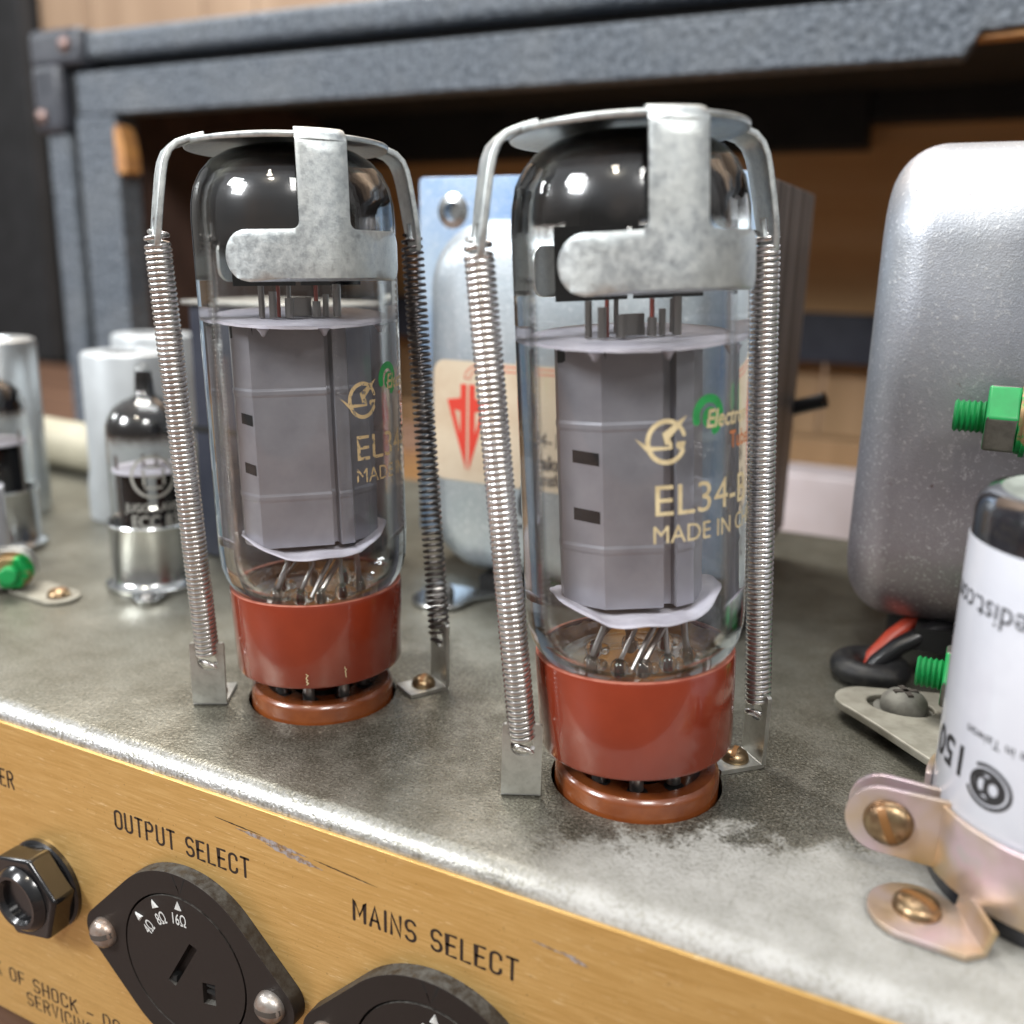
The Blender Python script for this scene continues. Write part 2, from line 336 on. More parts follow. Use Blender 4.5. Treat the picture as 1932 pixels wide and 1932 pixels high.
# ------------------------------------------------------------------ mesh helpers (millimetres)
class MB:
    def __init__(s): s.v = []; s.f = []
    def add(s, vs, fs, M=None):
        o = len(s.v)
        s.v += [(M @ Vector(p)) if M else Vector(p) for p in vs]
        s.f += [tuple(i+o for i in f) for f in fs]; return s
    def box(s, x0, x1, y0, y1, z0, z1, M=None):
        vs = [(x, y, z) for z in (z0, z1) for y in (y0, y1) for x in (x0, x1)]
        return s.add(vs, [(0, 2, 3, 1), (4, 5, 7, 6), (0, 1, 5, 4), (2, 6, 7, 3), (0, 4, 6, 2), (1, 3, 7, 5)], M)
    def lathe(s, prof, n=48, M=None, a0=0, a1=2*pi):
        """prof: (radius, height) pairs about local z"""
        full = abs(a1-a0-2*pi) < 1e-6; k = n if full else n+1
        vs = []; fs = []
        for r, z in prof:
            for i in range(k):
                a = a0+(a1-a0)*i/n; vs.append((r*cos(a), r*sin(a), z))
        for j in range(len(prof)-1):
            for i in range(n):
                a = j*k+i; b = j*k+(i+1) % k; fs.append((a, b, b+k, a+k))
        return s.add(vs, fs, M)
    def cyl(s, r, z0, z1, n=32, M=None): return s.lathe([(0, z0), (r, z0), (r, z1), (0, z1)], n, M)
    def tube(s, pts, r, n=8, caps=True, M=None):
        pts = [Vector(p) for p in pts]; vs = []; fs = []; k = len(pts)
        t0 = (pts[1]-pts[0]).normalized(); up = Vector((0, 0, 1)) if abs(t0.z) < .9 else Vector((1, 0, 0))
        u = t0.cross(up).normalized()
        for i, p in enumerate(pts):
            t = (pts[min(i+1, k-1)]-pts[max(i-1, 0)]).normalized()
            u = (u-t*u.dot(t)).normalized(); w = t.cross(u)
            rr = r[i] if hasattr(r, '__len__') else r
            for j in range(n):
                a = 2*pi*j/n; vs.append(p+(u*cos(a)+w*sin(a))*rr)
        for i in range(k-1):
            for j in range(n):
                a = i*n+j; b = i*n+(j+1) % n; fs.append((a, b, b+n, a+n))
        if caps: fs += [tuple(range(n))[::-1], tuple((k-1)*n+j for j in range(n))]
        return s.add(vs, fs, M)
    def prism(s, outline, z0, z1, M=None):
        n = len(outline); vs = [(x, y, z0) for x, y in outline]+[(x, y, z1) for x, y in outline]
        fs = [tuple(range(n))[::-1], tuple(range(n, 2*n))]+[(i, (i+1) % n, n+(i+1) % n, n+i) for i in range(n)]
        return s.add(vs, fs, M)
    def ball(s, c, r, n=12, sz=1., M=None):
        prof = [(r*sin(pi*i/8), c[2]-r*sz*cos(pi*i/8)) for i in range(9)]
        T = Matrix.Translation((c[0], c[1], 0)); return s.lathe(prof, n, (M @ T) if M else T)
    def build(s, name, mat, parent=None, smooth=35, bevel=0, seg=2, solid=0, merge=True):
        me = bpy.data.meshes.new(name); me.from_pydata([tuple(p*S) for p in s.v], [], s.f)
        bm = bmesh.new(); bm.from_mesh(me)
        if merge: bmesh.ops.remove_doubles(bm, verts=bm.verts, dist=1e-7)
        bmesh.ops.dissolve_degenerate(bm, edges=bm.edges, dist=1e-8)
        bmesh.ops.recalc_face_normals(bm, faces=bm.faces)
        bm.to_mesh(me); bm.free()
        me.materials.append(MT[mat] if isinstance(mat, str) else mat)
        o = bpy.data.objects.new(name, me); COL.objects.link(o)
        if parent: o.parent = parent
        if solid:
            md = o.modifiers.new('thick', 'SOLIDIFY'); md.thickness = solid*S; md.offset = 0
        if bevel:
            md = o.modifiers.new('bevel', 'BEVEL'); md.width = bevel*S; md.segments = seg; md.limit_method = 'ANGLE'; md.angle_limit = radians(40)
        if smooth:
            me.polygons.foreach_set('use_smooth', [True]*len(me.polygons))
            try: me.set_sharp_from_angle(angle=radians(smooth))
            except Exception: pass
        return o
def fill2d(loops, grid=None):
    """triangulate outline loops[0] with holes loops[1:]; optional interior grid pitch"""
    pts = []; edges = []
    for lp in loops:
        o = len(pts); pts += [Vector(p) for p in lp]; edges += [(o+i, o+(i+1) % len(lp)) for i in range(len(lp))]
    def inside(p, lp):
        c = False; n = len(lp)
        for i in range(n):
            (x1, y1), (x2, y2) = lp[i], lp[(i+1) % n]
            if (y1 > p[1]) != (y2 > p[1]) and p[0] < (x2-x1)*(p[1]-y1)/(y2-y1)+x1: c = not c
        return c
    if grid:
        xs = [p[0] for p in loops[0]]; ys = [p[1] for p in loops[0]]
        x = min(xs)+grid*.5
        while x < max(xs):
            y = min(ys)+grid*.5
            while y < max(ys):
                if inside((x, y), loops[0]) and not any(inside((x, y), h) for h in loops[1:]): pts.append(Vector((x, y)))
                y += grid
            x += grid
    V, _, F, *_ = delaunay_2d_cdt(pts, edges, [], 0, 1e-6)
    out = []
    for f in F:
        cx = sum(V[i][0] for i in f)/len(f); cy = sum(V[i][1] for i in f)/len(f)
        if inside((cx, cy), loops[0]) and not any(inside((cx, cy), h) for h in loops[1:]): out.append(tuple(f))
    return [(v[0], v[1]) for v in V], out
def circle(cx, cy, r, n=40): return [(cx+r*cos(2*pi*i/n), cy+r*sin(2*pi*i/n)) for i in range(n)]
def arcpts(cx, cy, rx, ry, a0, a1, n=10): return [(cx+rx*cos(radians(a0+(a1-a0)*i/n)), cy+ry*sin(radians(a0+(a1-a0)*i/n))) for i in range(n+1)]
def rrect(x0, x1, y0, y1, r, n=6):
    rs = r if hasattr(r, '__len__') else (r,)*4    # order: bl, br, tr, tl
    p = []
    for (cx, cy, a), q in zip(((x0, y0, 180), (x1, y0, 270), (x1, y1, 0), (x0, y1, 90)), rs):
        sx = 1 if cx == x0 else -1; sy = 1 if cy == y0 else -1
        p += arcpts(cx+sx*q, cy+sy*q, q, q, a, a+90, n)
    return p
def ribbon(pts, w, closed=False):
    """flat stroke of half width w with round ends -> verts, faces in 2D"""
    vs = []; fs = []; pts = [Vector((p[0], p[1])) for p in pts]; n = len(pts)
    for i in range(n):
        a = pts[i-1] if (i or closed) else pts[0]; b = pts[(i+1) % n] if (i < n-1 or closed) else pts[-1]
        t = (b-a); t = t.normalized() if t.length else Vector((1, 0)); nn = Vector((-t.y, t.x))
        k = 1.
        if 0 < i < n-1:
            d1 = (pts[i]-a).normalized(); k = 1/max(.6, abs(nn.dot(Vector((-d1.y, d1.x)))))
        vs += [pts[i]+nn*w*k, pts[i]-nn*w*k]
    for i in range(n-1 if not closed else n):
        j = (i+1) % n; fs.append((2*i, 2*i+1, 2*j+1, 2*j))
    if not closed:
        for e, o in ((0, 1), (n-1, n-2)):
            t = (pts[e]-pts[o]).normalized(); b = len(vs); nn = Vector((-t.y, t.x))
            vs += [pts[e]+nn*w*cos(pi*k/6)+t*w*sin(pi*k/6) for k in range(7)]; fs.append(tuple(range(b, b+7)))
    return [(v.x, v.y) for v in vs], fs
# monoline condensed capitals, unit height, used for the engraved panel words
def G():
    w = .40; r = .2
    O = [(0, .2)]+arcpts(r, r, r, r, 180, 360, 8)[1:]+[(w, .8)]+arcpts(r, 1-r, r, r, 0, 180, 8)[1:]+[(0, .2)]
    return {
     'O': [O], 'U': [[(0, 1), (0, r)]+arcpts(r, r, r, r, 180, 360, 8)+[(w, 1)]], 'T': [[(0, 1), (w, 1)], [(w/2, 1), (w/2, 0)]],
     'P': [[(0, 0), (0, 1), (.2, 1)]+arcpts(.2, .76, .2, .24, 90, -90, 8)+[(0, .52)]],
     'R': [[(0, 0), (0, 1), (.2, 1)]+arcpts(.2, .76, .2, .24, 90, -90, 8)+[(0, .52)], [(.2, .52), (w, 0)]],
     'S': [arcpts(r, .78, .2, .22, 20, 180, 8)+arcpts(.36, .72, .36, .34, 190, 225, 3)+[(.26, .5)]+arcpts(.04, .26, .36, .3, 40, 0, 4)+arcpts(r, .21, .2, .21, 0, -165, 8)],
     'E': [[(.36, 1), (0, 1), (0, 0), (.36, 0)], [(0, .52), (.3, .52)]], 'F': [[(.36, 1), (0, 1), (0, 0)], [(0, .52), (.3, .52)]],
     'L': [[(0, 1), (0, 0), (.34, 0)]], 'C': [[(w, .74)]+arcpts(r, 1-r, r, r, 20, 180, 8)+arcpts(r, r, r, r, 180, 340, 8)+[(w, .26)]],
     'G': [[(w, .74)]+arcpts(r, 1-r, r, r, 20, 180, 8)+arcpts(r, r, r, r, 180, 360, 8)+[(w, .46), (.2, .46)]],
     'M': [[(0, 0), (0, 1), (.25, .3), (.5, 1), (.5, 0)]], 'A': [[(0, 0), (.21, 1), (.42, 0)], [(.07, .32), (.35, .32)]],
     'I': [[(0.02, 0), (0.02, 1)]], 'N': [[(0, 0), (0, 1), (w, 0), (w, 1)]], 'K': [[(0, 0), (0, 1)], [(w, 1), (0, .4)], [(.14, .56), (w, 0)]],
     'H': [[(0, 0), (0, 1)], [(w, 0), (w, 1)], [(0, .5), (w, .5)]], 'D': [[(0, 0), (0, 1), (.16, 1)]+arcpts(.16, .74, .24, .26, 90, 0, 6)+arcpts(.16, .26, .24, .26, 0, -90, 6)+[(0, 0)]],
     'V': [[(0, 1), (.2, 0), (.4, 1)]], '-': [[(0.02, .46), (.36, .46)]], ' ': []}
GL = G(); GW = {'I': .04, 'M': .5, 'A': .42, 'E': .36, 'F': .36, 'L': .34, '-': .38, ' ': .22}
def stroke_text(txt, h, gap=.25, w=.066):
    """-> list of (verts2d, faces), width"""
    out = []; x = 0
    for ch in txt:
        for st in GL[ch]:
            v, f = ribbon([(x+p[0]*h, p[1]*h) for p in st], w*h); out.append((v, f))
        x += (GW.get(ch, .40)+gap)*h
    return out, x-gap*h
def font_text(txt, h, sx=1., bold=0., res=3):
    cu = bpy.data.curves.new('txt', 'FONT'); cu.body = txt; cu.size = 1.; cu.offset = bold; cu.resolution_u = res
    ob = bpy.data.objects.new('txt', cu); COL.objects.link(ob)
    bpy.context.view_layer.update()
    me = ob.evaluated_get(bpy.context.evaluated_depsgraph_get()).to_mesh()
    k = h/.73
    vs = [(v.co.x*k*sx, v.co.y*k) for v in me.vertices]; fs = [tuple(p.vertices) for p in me.polygons]
    ob.evaluated_get(bpy.context.evaluated_depsgraph_get()).to_mesh_clear()
    bpy.data.objects.remove(ob); bpy.data.curves.remove(cu)
    xs = [v[0] for v in vs]; return vs, fs, (min(xs), max(xs))
def refine(vs, fs, maxlen):
    """split long edges so that flat print can bend round a glass"""
    bm = bmesh.new(); bv = [bm.verts.new((v[0], v[1], 0)) for v in vs]
    for f in fs:
        try: bm.faces.new([bv[i] for i in f])
        except Exception: pass
    bmesh.ops.triangulate(bm, faces=bm.faces)
    for _ in range(3):
        es = [e for e in bm.edges if e.calc_length() > maxlen]
        if not es: break
        bmesh.ops.subdivide_edges(bm, edges=es, cuts=1); bmesh.ops.triangulate(bm, faces=bm.faces)
    bm.verts.index_update(); r = [(v.co.x, v.co.y) for v in bm.verts], [tuple(v.index for v in f.verts) for f in bm.faces]
    bm.free(); return r

def thing(name, label, cat, loc=(0, 0, 0), rot=(0, 0, 0), group=None):
    o = bpy.data.objects.new(name, None); COL.objects.link(o); o.empty_display_size = .005
    o.location = Vector(loc)*S; o.rotation_euler = rot; o['label'] = label; o['category'] = cat
    if group: o['group'] = group
    return o
def tag(o, label, cat, group=None):
    o['label'] = label; o['category'] = cat
    if group: o['group'] = group
    return o
def slot_screw(parent, M, r=2.6, h=1.7, mat='screw', slotmat='screw_slot', ang=.3, name='screw'):
    """domed slotted screw head, axis +z of M"""
    b = MB(); b.lathe([(r*.98, -.2), (r, .0), (r*.98, h*.25), (r*.86, h*.62), (r*.6, h*.88), (r*.28, h*.99), (0, h)], 28, M)
    o = b.build(name, mat, parent)
    q = MB(); w = r*.17; R = Matrix.Rotation(ang, 4, 'Z')
    # the slot: a shallow dark trough following the dome
    pts = [(-.93*r + 1.86*r*i/10) for i in range(11)]
    DP = [(0, 1.), (.28, .99), (.6, .88), (.86, .62), (.98, .25), (1., 0.)]
    def hz(x):
        q = min(1., abs(x)/r)
        for (a0, h0), (a1, h1) in zip(DP[:-1], DP[1:]):
            if q <= a1: return h*(h0+(h1-h0)*(q-a0)/(a1-a0))
        return 0.
    vs = []; fs = []
    for x in pts:
        z = hz(x)+.07; vs += [(x, -w, z), (x, w, z), (x, -w, z-.5), (x, w, z-.5)]
    for i in range(10):
        a = 4*i; fs += [(a, a+4, a+5, a+1), (a, a+2, a+6, a+4), (a+1, a+5, a+7, a+3)]
    fs += [(0, 1, 3, 2), (40, 42, 43, 41)]
    q.add(vs, fs, M @ R); q.build('slot', slotmat, o)
    return o
def frame(loc, z, x=None):
    """matrix with its z axis along z"""
    z = Vector(z).normalized(); x = Vector(x) if x else (Vector((1, 0, 0)) if abs(z.x) < .9 else Vector((0, 1, 0)))
    x = (x-z*x.dot(z)).normalized(); y = z.cross(x)
    M = Matrix.Identity(4)
    for i in range(3): M[i][0] = x[i]; M[i][1] = y[i]; M[i][2] = z[i]; M[i][3] = loc[i]
    return M

# ================================================================== SETTING
# table of dark planks under everything
table = thing('wooden_table', 'dark walnut plank table under the amplifier, seen at the lower left corner', 'table', (0, 0, -78))
y = -700; k = 0
while y < 860:
    w = (118, 131, 109, 124)[k % 4]; k += 1
    MB().box(-1700, 900, y+.8, y+w-.8, -30, 0).build('plank', 'table', table, bevel=1.5)
    y += w
wall = MB().box(-1900, 1600, 912, 930, -700, 1500).build('back_wall', 'black_cloth'); wall['kind'] = 'structure'
x = -1240; k = 0
while x < 800:
    w = (105, 64, 140, 88, 120, 72)[k % 6]; k += 1
    MB().box(x+1.2, x+w-1.2, 898+(k % 3), 911, -700, 1500).build('plank', 'wall_wood', wall, bevel=1.5)
    x += w
tag(MB().box(-1800, -1238, 866, 890, -76, 1400).build('black_screen', 'black_cloth', bevel=3), 'tall matt black panel standing left of the cabinet before the plank wall', 'panel')

# ------------------------------------------------------------------ chassis
RT = (-0.9, 3.7); LT = (-68.7, 4.5)                     # tube socket centres
GR = (30.2, 67.4)                                      # grommet centre
chassis = thing('amplifier_chassis', 'dusty zinc amplifier chassis with brushed gold lettered control panel along its edge', 'amplifier')
X0, X1, YB, YF = -470, 210, 180, -31
b = MB()
vs, fs = fill2d([[(X0, YF+3.6), (X1, YF+3.6), (X1, YB), (X0, YB)], circle(*RT, 14.8), circle(*LT, 14.8), circle(*GR, 6.0)], grid=None)
b.add([(p[0], p[1], 0) for p in vs], fs)
n = 10
prof = [(YF+3.6-3.6*sin(pi/2*i/n), -3.6+3.6*cos(pi/2*i/n)) for i in range(n+1)]+[(YF, -72)]
for (y0, z0), (y1, z1) in zip(prof[:-1], prof[1:]): b.add([(X0, y0, z0), (X1, y0, z0), (X1, y1, z1), (X0, y1, z1)], [(0, 1, 2, 3)])
for cx, cy, r in ((*RT, 14.8), (*LT, 14.8), (*GR, 6.0)): b.lathe([(r, 0), (r, -1.2)], 40, Matrix.Translation((cx, cy, 0)))
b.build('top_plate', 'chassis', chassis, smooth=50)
b = MB(); b.box(X0, X1, YB, YB+1.2, -74, -.05); b.box(X0-1.2, X0, YF+3.6, YB+1.2, -74, -.05); b.box(X1, X1+1.2, YF+3.6, YB+1.2, -74, -.05); b.box(X0, X1, YF+1, YB, -75.5, -74)
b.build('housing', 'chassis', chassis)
PF = -31.7
panel = MB().box(X0+4, X1-4, PF, -31.02, -74.6, -3.1).build('control_panel', 'gold', chassis, bevel=.09)
def panel_text(txt, x0, zb, h, width, sw=.066):
    parts, w = stroke_text(txt, h, w=sw); k = width/w; bb = MB()
    for v, f in parts: bb.add([(x0+p[0]*k, PF-.03, zb+p[1]) for p in v], f)
    bb.build('lettering', 'print', panel, smooth=0)
panel_text('SPEAKER', -133.6, -17.3, 3.6, 16.0)
panel_text('OUTPUT SELECT', -89.3, -17.2, 3.65, 31.9)
panel_text('MAINS SELECT', -35.5, -17.4, 3.65, 29.4)
panel_text('RISK OF SHOCK - DO NOT', -138.2, -65.7, 3.15, 55.0, .056)
panel_text('SERVICING TO', -121.6, -70.0, 3.15, 27.0, .056)
def scrape(x0, z0, x1, z1, wmax, mat, seed):
    rnd = random.Random(seed); top = []; bot = []; n = 26
    for i in range(n+1):
        t = i/n; w = wmax*sin(pi*min(1, t*1.02))**.8*(.45+.75*rnd.random())
        x = x0+(x1-x0)*t; z = z0+(z1-z0)*t; top.append((x, z+w*.5+.05)); bot.append((x+.3*rnd.random(), z-w*.5))
    lp = top+bot[::-1]; v, f = fill2d([lp]); bb = MB(); bb.add([(p[0], PF-.02, p[1]) for p in v], f); bb.build('scrape', mat, panel, smooth=0)
scrape(-60, -8.2, -44.5, -9.0, .9, 'bare', 3); scrape(-53.5, -9.2, -41.5, -10.4, 1.2, 'bare', 5); scrape(-43.5, -9.0, -31, -9.9, .25, 'print', 9)
scrape(.5, -9.6, 5.0, -10.6, 1.0, 'bare', 12); scrape(-4, -9.4, 1, -9.9, .35, 'bare', 14); scrape(-64.5, -7.4, -54, -7.9, .22, 'print', 15)

# ------------------------------------------------------------------ selectors and jack on the panel
def selector(cx, cz, label, marks, group='voltage style selector plates on the gold panel'):
    t = thing('selector_switch', label, 'selector', (cx, PF, cz), (0, 0, 0), group)
    FR = -2.9                                             # front of moulding in front of the panel
    # outline: big circle hulled with two small end lobes
    R, r, e = 19.0, 4.9, 20.1
    a = math.acos((R-r)/e)
    pts = arcpts(0, 0, R, R, math.degrees(a), 180-math.degrees(a), 26)+arcpts(-e, 0, r, r, 180-math.degrees(a), 180+math.degrees(a), 12)
    pts += arcpts(0, 0, R, R, 180+math.degrees(a), 360-math.degrees(a), 26)+arcpts(e, 0, r, r, -math.degrees(a), math.degrees(a), 12)
    # pointer notch cut into the rim at the top
    pts2 = []
    for p in pts:
        pts2.append(p)
    i = max(range(len(pts2)), key=lambda q: pts2[q][1] if pts2[q][0] >= 1.2 else -99)
    hole = circle(0, 0, 14.6, 56)
    V, F = fill2d([pts2, hole]); bb = MB()
    bb.add([(p[0], FR, p[1]) for p in V], F)
    n = len(pts2); bb.add([(p[0], FR, p[1]) for p in pts2]+[(p[0], -.02, p[1]) for p in pts2], [(q, (q+1) % n, n+(q+1) % n, n+q) for q in range(n)])
    n = len(hole); bb.add([(p[0], FR, p[1]) for p in hole]+[(p[0], FR+2.3, p[1]) for p in hole], [(q, (q+1) % n, n+(q+1) % n, n+q) for q in range(n)])
    bb.build('mounting_plate', 'selector', t, bevel=.45)
    d = MB(); pass
    # dial face with a slot and a small window, both sunk
    sl = [(2.6+.9, 5.0), (2.6-.9, 5.6), (-3.4-.9, -4.4), (-3.4+.9, -5.0)]
    w0 = [(4.2, -1.6), (7.2, -1.0), (7.2, -5.4), (4.2, -6.0)]
    d.v = []; d.f = []
    V, F = fill2d([circle(0, 0, 14.2, 56), sl[::-1], w0])
    d.add([(p[0], FR, p[1]) for p in V], F)
    for lp, dep in ((circle(0, 0, 14.2, 56), 3.), (sl, 1.9), (w0, 1.2)):
        n = len(lp); d.add([(p[0], FR, p[1]) for p in lp]+[(p[0], FR+dep, p[1]) for p in lp], [(q, (q+1) % n, n+(q+1) % n, n+q) for q in range(n)])
    d.add([(p[0], FR+1.9, p[1]) for p in sl], [(0, 1, 2, 3)]); d.add([(p[0], FR+1.2, p[1]) for p in w0], [(0, 1, 2, 3)])
    dial = d.build('dial', 'selector', t, smooth=0)
    g = MB(); g.lathe([(14.2, 0), (14.6, 0)], 56, frame((0, FR+2.1, 0), (0, -1, 0))); g.box(-3.8, -2.6, FR+.4, FR+1.8, -4.6, -3.4)
    g.box(4.6, 6.8, FR+.55, FR+1.1, -2.6, -2.1); g.box(4.6, 6.8, FR+.55, FR+1.1, -4.0, -3.5)
    g.add([(-1.5, FR-.02, R-.35), (1.7, FR-.02, R-.35), (.2, FR-.02, 15.0), (-1.1, FR-.02, R-.4), (1.3, FR-.02, R-.4)], [(0, 3, 2), (1, 2, 4)])
    g.build('groove', 'hole', t)
    mk = MB()
    for ang, txt in marks:
        a = radians(ang)
        u = Vector((cos(a), sin(a))); rt = Vector((sin(a), -cos(a)))
        tri = [u*13.7, u*11.9+rt*.85, u*11.9-rt*.85]
        mk.add([(p.x, FR-.05, p.y) for p in tri]+[(p.x, FR-.35, p.y) for p in [u*13.3, u*12.1+rt*.5, u*12.1-rt*.5]], [(0, 1, 4, 3), (1, 2, 5, 4), (2, 0, 3, 5), (3, 4, 5)])
        v, f, (x0, x1) = font_text(txt, 2.35, .66, .010)
        mk.add([((u*8.7+rt*(p[0]-(x0+x1)/2)+u*p[1]).x, FR-.05, (u*8.7+rt*(p[0]-(x0+x1)/2)+u*p[1]).y) for p in v], f)
    mk.build('marking', 'white_mark', dial, smooth=0)
    for sx, an in ((-20.1, .25), (20.0, .12)):
        slot_screw(t, frame((sx, FR, .1), (0, -1, 0)), 3.0, 2.3, ang=an)
    return t
selector(-71.3, -38.6, 'black selector plate below OUTPUT SELECT with ohm figures and two slotted screws', [(92, '16Ω'), (120, '8Ω'), (146, '4Ω')])
selector(-19.5, -39.9, 'black selector plate below MAINS SELECT, cut off by the bottom edge', [(86, '220V')])
j = thing('jack_socket', 'black hexagonal jack socket nut on the gold panel near the left edge', 'jack socket', (-110.4, PF, -36.0))
b = MB(); hexo = [(9.7*cos(radians(60*i+12)), 9.7*sin(radians(60*i+12))) for i in range(6)]
M = frame((0, 0, 0), (0, -1, 0))
b.prism(hexo, .9, 6.0, M); b.build('nut', 'jack', j, bevel=.7, seg=3)
b = MB(); b.lathe([(9.5, 0), (9.5, .8), (9.0, 1.2), (0, 1.2)], 40, M); b.build('washer', 'jack', j)
b = MB(); b.lathe([(4.3, .5), (4.3, 6.8), (4.9, 7.6), (5.6, 7.7), (6.4, 7.0), (6.9, 6.1)], 40, M); b.build('bushing', 'jack', j)
MB().lathe([(0, 1), (4.3, 1)], 32, M).build('bore', 'hole', j)

# ------------------------------------------------------------------ tube sockets
def socket(c, label):
    t = thing('tube_socket', label, 'tube socket', (c[0], c[1], 0), (0, 0, 0), 'round tube sockets in the chassis')
    b = MB(); b.lathe([(6.4, 0.0), (6.4, 2.2), (10.6, 2.2), (10.6, 1.7), (11.1, 1.7), (11.1, 3.4), (13.3, 3.5), (13.9, 3.0), (14.1, 2.4), (14.1, -2.5), (6.4, -2.5)], 64)
    b.build('moulding', 'socket', t)
    b = MB()
    for i in range(8):
        a = radians(45*i+20); b.cyl(1.75, 2.22, 2.26, 14, Matrix.Translation((8.7*cos(a), 8.7*sin(a), 0)))
    b.cyl(3.6, -2, 1.9, 24); b.build('pin_hole', 'hole', t)
    return t
socket(RT, 'brown round socket in its hole beneath the right, nearer power tube')
socket(LT, 'brown round socket in its hole beneath the left power tube')

# ------------------------------------------------------------------ power tubes
def wrap(r, az0):
    return lambda s, z: (r*cos(az0+s/r), r*sin(az0+s/r), z)
def rotz(p, a): return (p[0]*cos(a)-p[1]*sin(a), p[0]*sin(a)+p[1]*cos(a))
def power_tube(c, tilt, label, view_az, plate, text_az, getter, prints, seed, scuffs):
    rnd = random.Random(seed)
    t = thing('power_tube', label, 'vacuum tube', (c[0], c[1], 0), (0, radians(-tilt), 0), 'tall power tubes')
    # phenolic base
    b = MB(); b.lathe([(15.5, 7.7), (16.05, 7.9), (16.3, 8.5), (16.75, 23.7), (16.6, 24.2)], 96); b.lathe([(0, 7.7), (15.5, 7.7)], 64)
    base = b.build('base', 'base', t)
    for az, z0 in scuffs:
        sc = MB(); v, f = ribbon([(rnd.uniform(-.22, .22), q*.30) for q in range(8)], .09); v, f = refine(v, f, 1.); fw = wrap(16.52, radians(az)); sc.add([fw(p[0], z0+p[1]) for p in v], f); sc.build('scuff', 'cream_print', base, smooth=0)
    MB().lathe([(16.6, 24.2), (16.35, 24.35), (15.75, 24.3), (15.7, 23.9)], 96).build('rim', 'base_edge', base)
    b = MB(); n = 72; ring = []
    for k in range(n):
        a = 2*pi*k/n; j1 = rnd.uniform(-.35, .35)
        ring += [(15.72*cos(a), 15.72*sin(a), 23.7+j1), (15.0*cos(a), 15.0*sin(a), 22.9+rnd.uniform(-.4, .5)), (13.4*cos(a), 13.4*sin(a), 21.8)]
    fs = []
    for k in range(n):
        a = 3*k; q = 3*((k+1) % n); fs += [(a, a+1, q+1, q), (a+1, a+2, q+2, q+1)]
    b.add(ring, fs); b.lathe([(13.4, 21.8), (12.5, 19.5), (0, 19.2)], 48)
    b.build('cement', 'cement', base)
    for i in range(8):
        a = radians(45*i+20); p = MB(); p.lathe([(1.2, 7.2), (1.2, 2.4), (.8, 2.6), (0, 2.4)], 14, Matrix.Translation((8.7*cos(a), 8.7*sin(a), 0))); p.build('pin', 'pin', base)
    b = MB(); b.cyl(3.4, 1.0, 8.2, 20); b.build('key', 'base', base)
    # glass
    g = [(9.5, 19.9), (13.0, 20.6), (14.7, 22.0), (15.45, 23.9), (16.5, 25.3), (17.4, 27.2), (17.95, 29.6), (18.1, 32.5), (18.1, 92.2), (17.9, 95.4), (17.3, 98.2), (16.1, 100.6), (14.3, 102.6), (11.6, 104.2), (8.4, 105.1), (4.4, 105.55), (0, 105.7)]
    prof = []
    for i in range(len(g)-1):
        for k in range(3 if g[i+1][1]-g[i][1] < 20 else 1):
            q = k/(3. if g[i+1][1]-g[i][1] < 20 else 1.); prof.append((g[i][0]+(g[i+1][0]-g[i][0])*q, g[i][1]+(g[i+1][1]-g[i][1])*q))
    prof.append(g[-1])
    inner = [(max(0, r-.9), z+(.4 if z < 30 else 0)-.75*max(0, (z-92)/13.7)) for r, z in prof]
    gl = MB().lathe(prof[::-1]+inner, 128).build('glass_envelope', 'glass', t, smooth=60)
    gm = getter_mat('getter_flash', *getter)
    dome = [(17.1, getter[0]-4), (17.1, 92.2), (16.9, 95.1), (16.3, 97.6), (15.1, 99.8), (13.3, 101.8), (10.7, 103.2), (7.6, 104.1), (4.0, 104.5), (0, 104.6)]
    MB().lathe(dome, 96).build('getter_flash', gm, t, smooth=60)
    # frame of the picture plane for the inner works: x to the right, y away from the lens
    ang = view_az+pi/2                                   # local x axis azimuth
    W = Matrix.Rotation(ang, 4, 'Z')
    # anode: folded sheet box with creases, slots and a standing seam
    zb, zt = 33.2, 74.2
    out = [(p[0], -p[1]) for p in plate]
    an = MB(); n = len(out)
    zs = [zb, 42.0, 42.5, 43.1, 43.6, 61.5, 62.0, 62.6, 63.1, zt]
    off = [0, 0, .13, .13, 0, 0, .13, .13, 0, 0]
    vs = []
    for z, o in zip(zs, off):
        for (x, y) in out:
            r = sqrt(x*x+y*y); k = 1+o/max(r, 1); vs.append((x*k, y*k, z))
    fs = [(q*n+i, q*n+(i+1) % n, (q+1)*n+(i+1) % n, (q+1)*n+i) for q in range(len(zs)-1) for i in range(n)]
    an.add(vs, fs, W); anode = an.build('anode_plate', 'plate', t, smooth=0)
    # dark windows on the left flank
    x0, y0 = out[0]; x1, y1 = out[1]
    nx, ny = Vector((y1-y0, -(x1-x0), 0)).normalized().xy
    if nx*x0+ny*y0 < 0: nx, ny = -nx, -ny
    for zz in (47.4, 56.6):
        w = MB(); q0, q1 = .30, .92
        A = Vector((x0+(x1-x0)*q0+nx*.05, y0+(y1-y0)*q0+ny*.05, 0)); B = Vector((x0+(x1-x0)*q1+nx*.05, y0+(y1-y0)*q1+ny*.05, 0))
        w.add([(A.x, A.y, zz), (B.x, B.y, zz-.3), (B.x, B.y, zz+1.7), (A.x, A.y, zz+2.0)], [(0, 1, 2, 3)], W); w.build('window', 'black_plate', anode, smooth=0)
    s = MB(); A, B = Vector((x0, y0, 0)), Vector((x1, y1, 0))
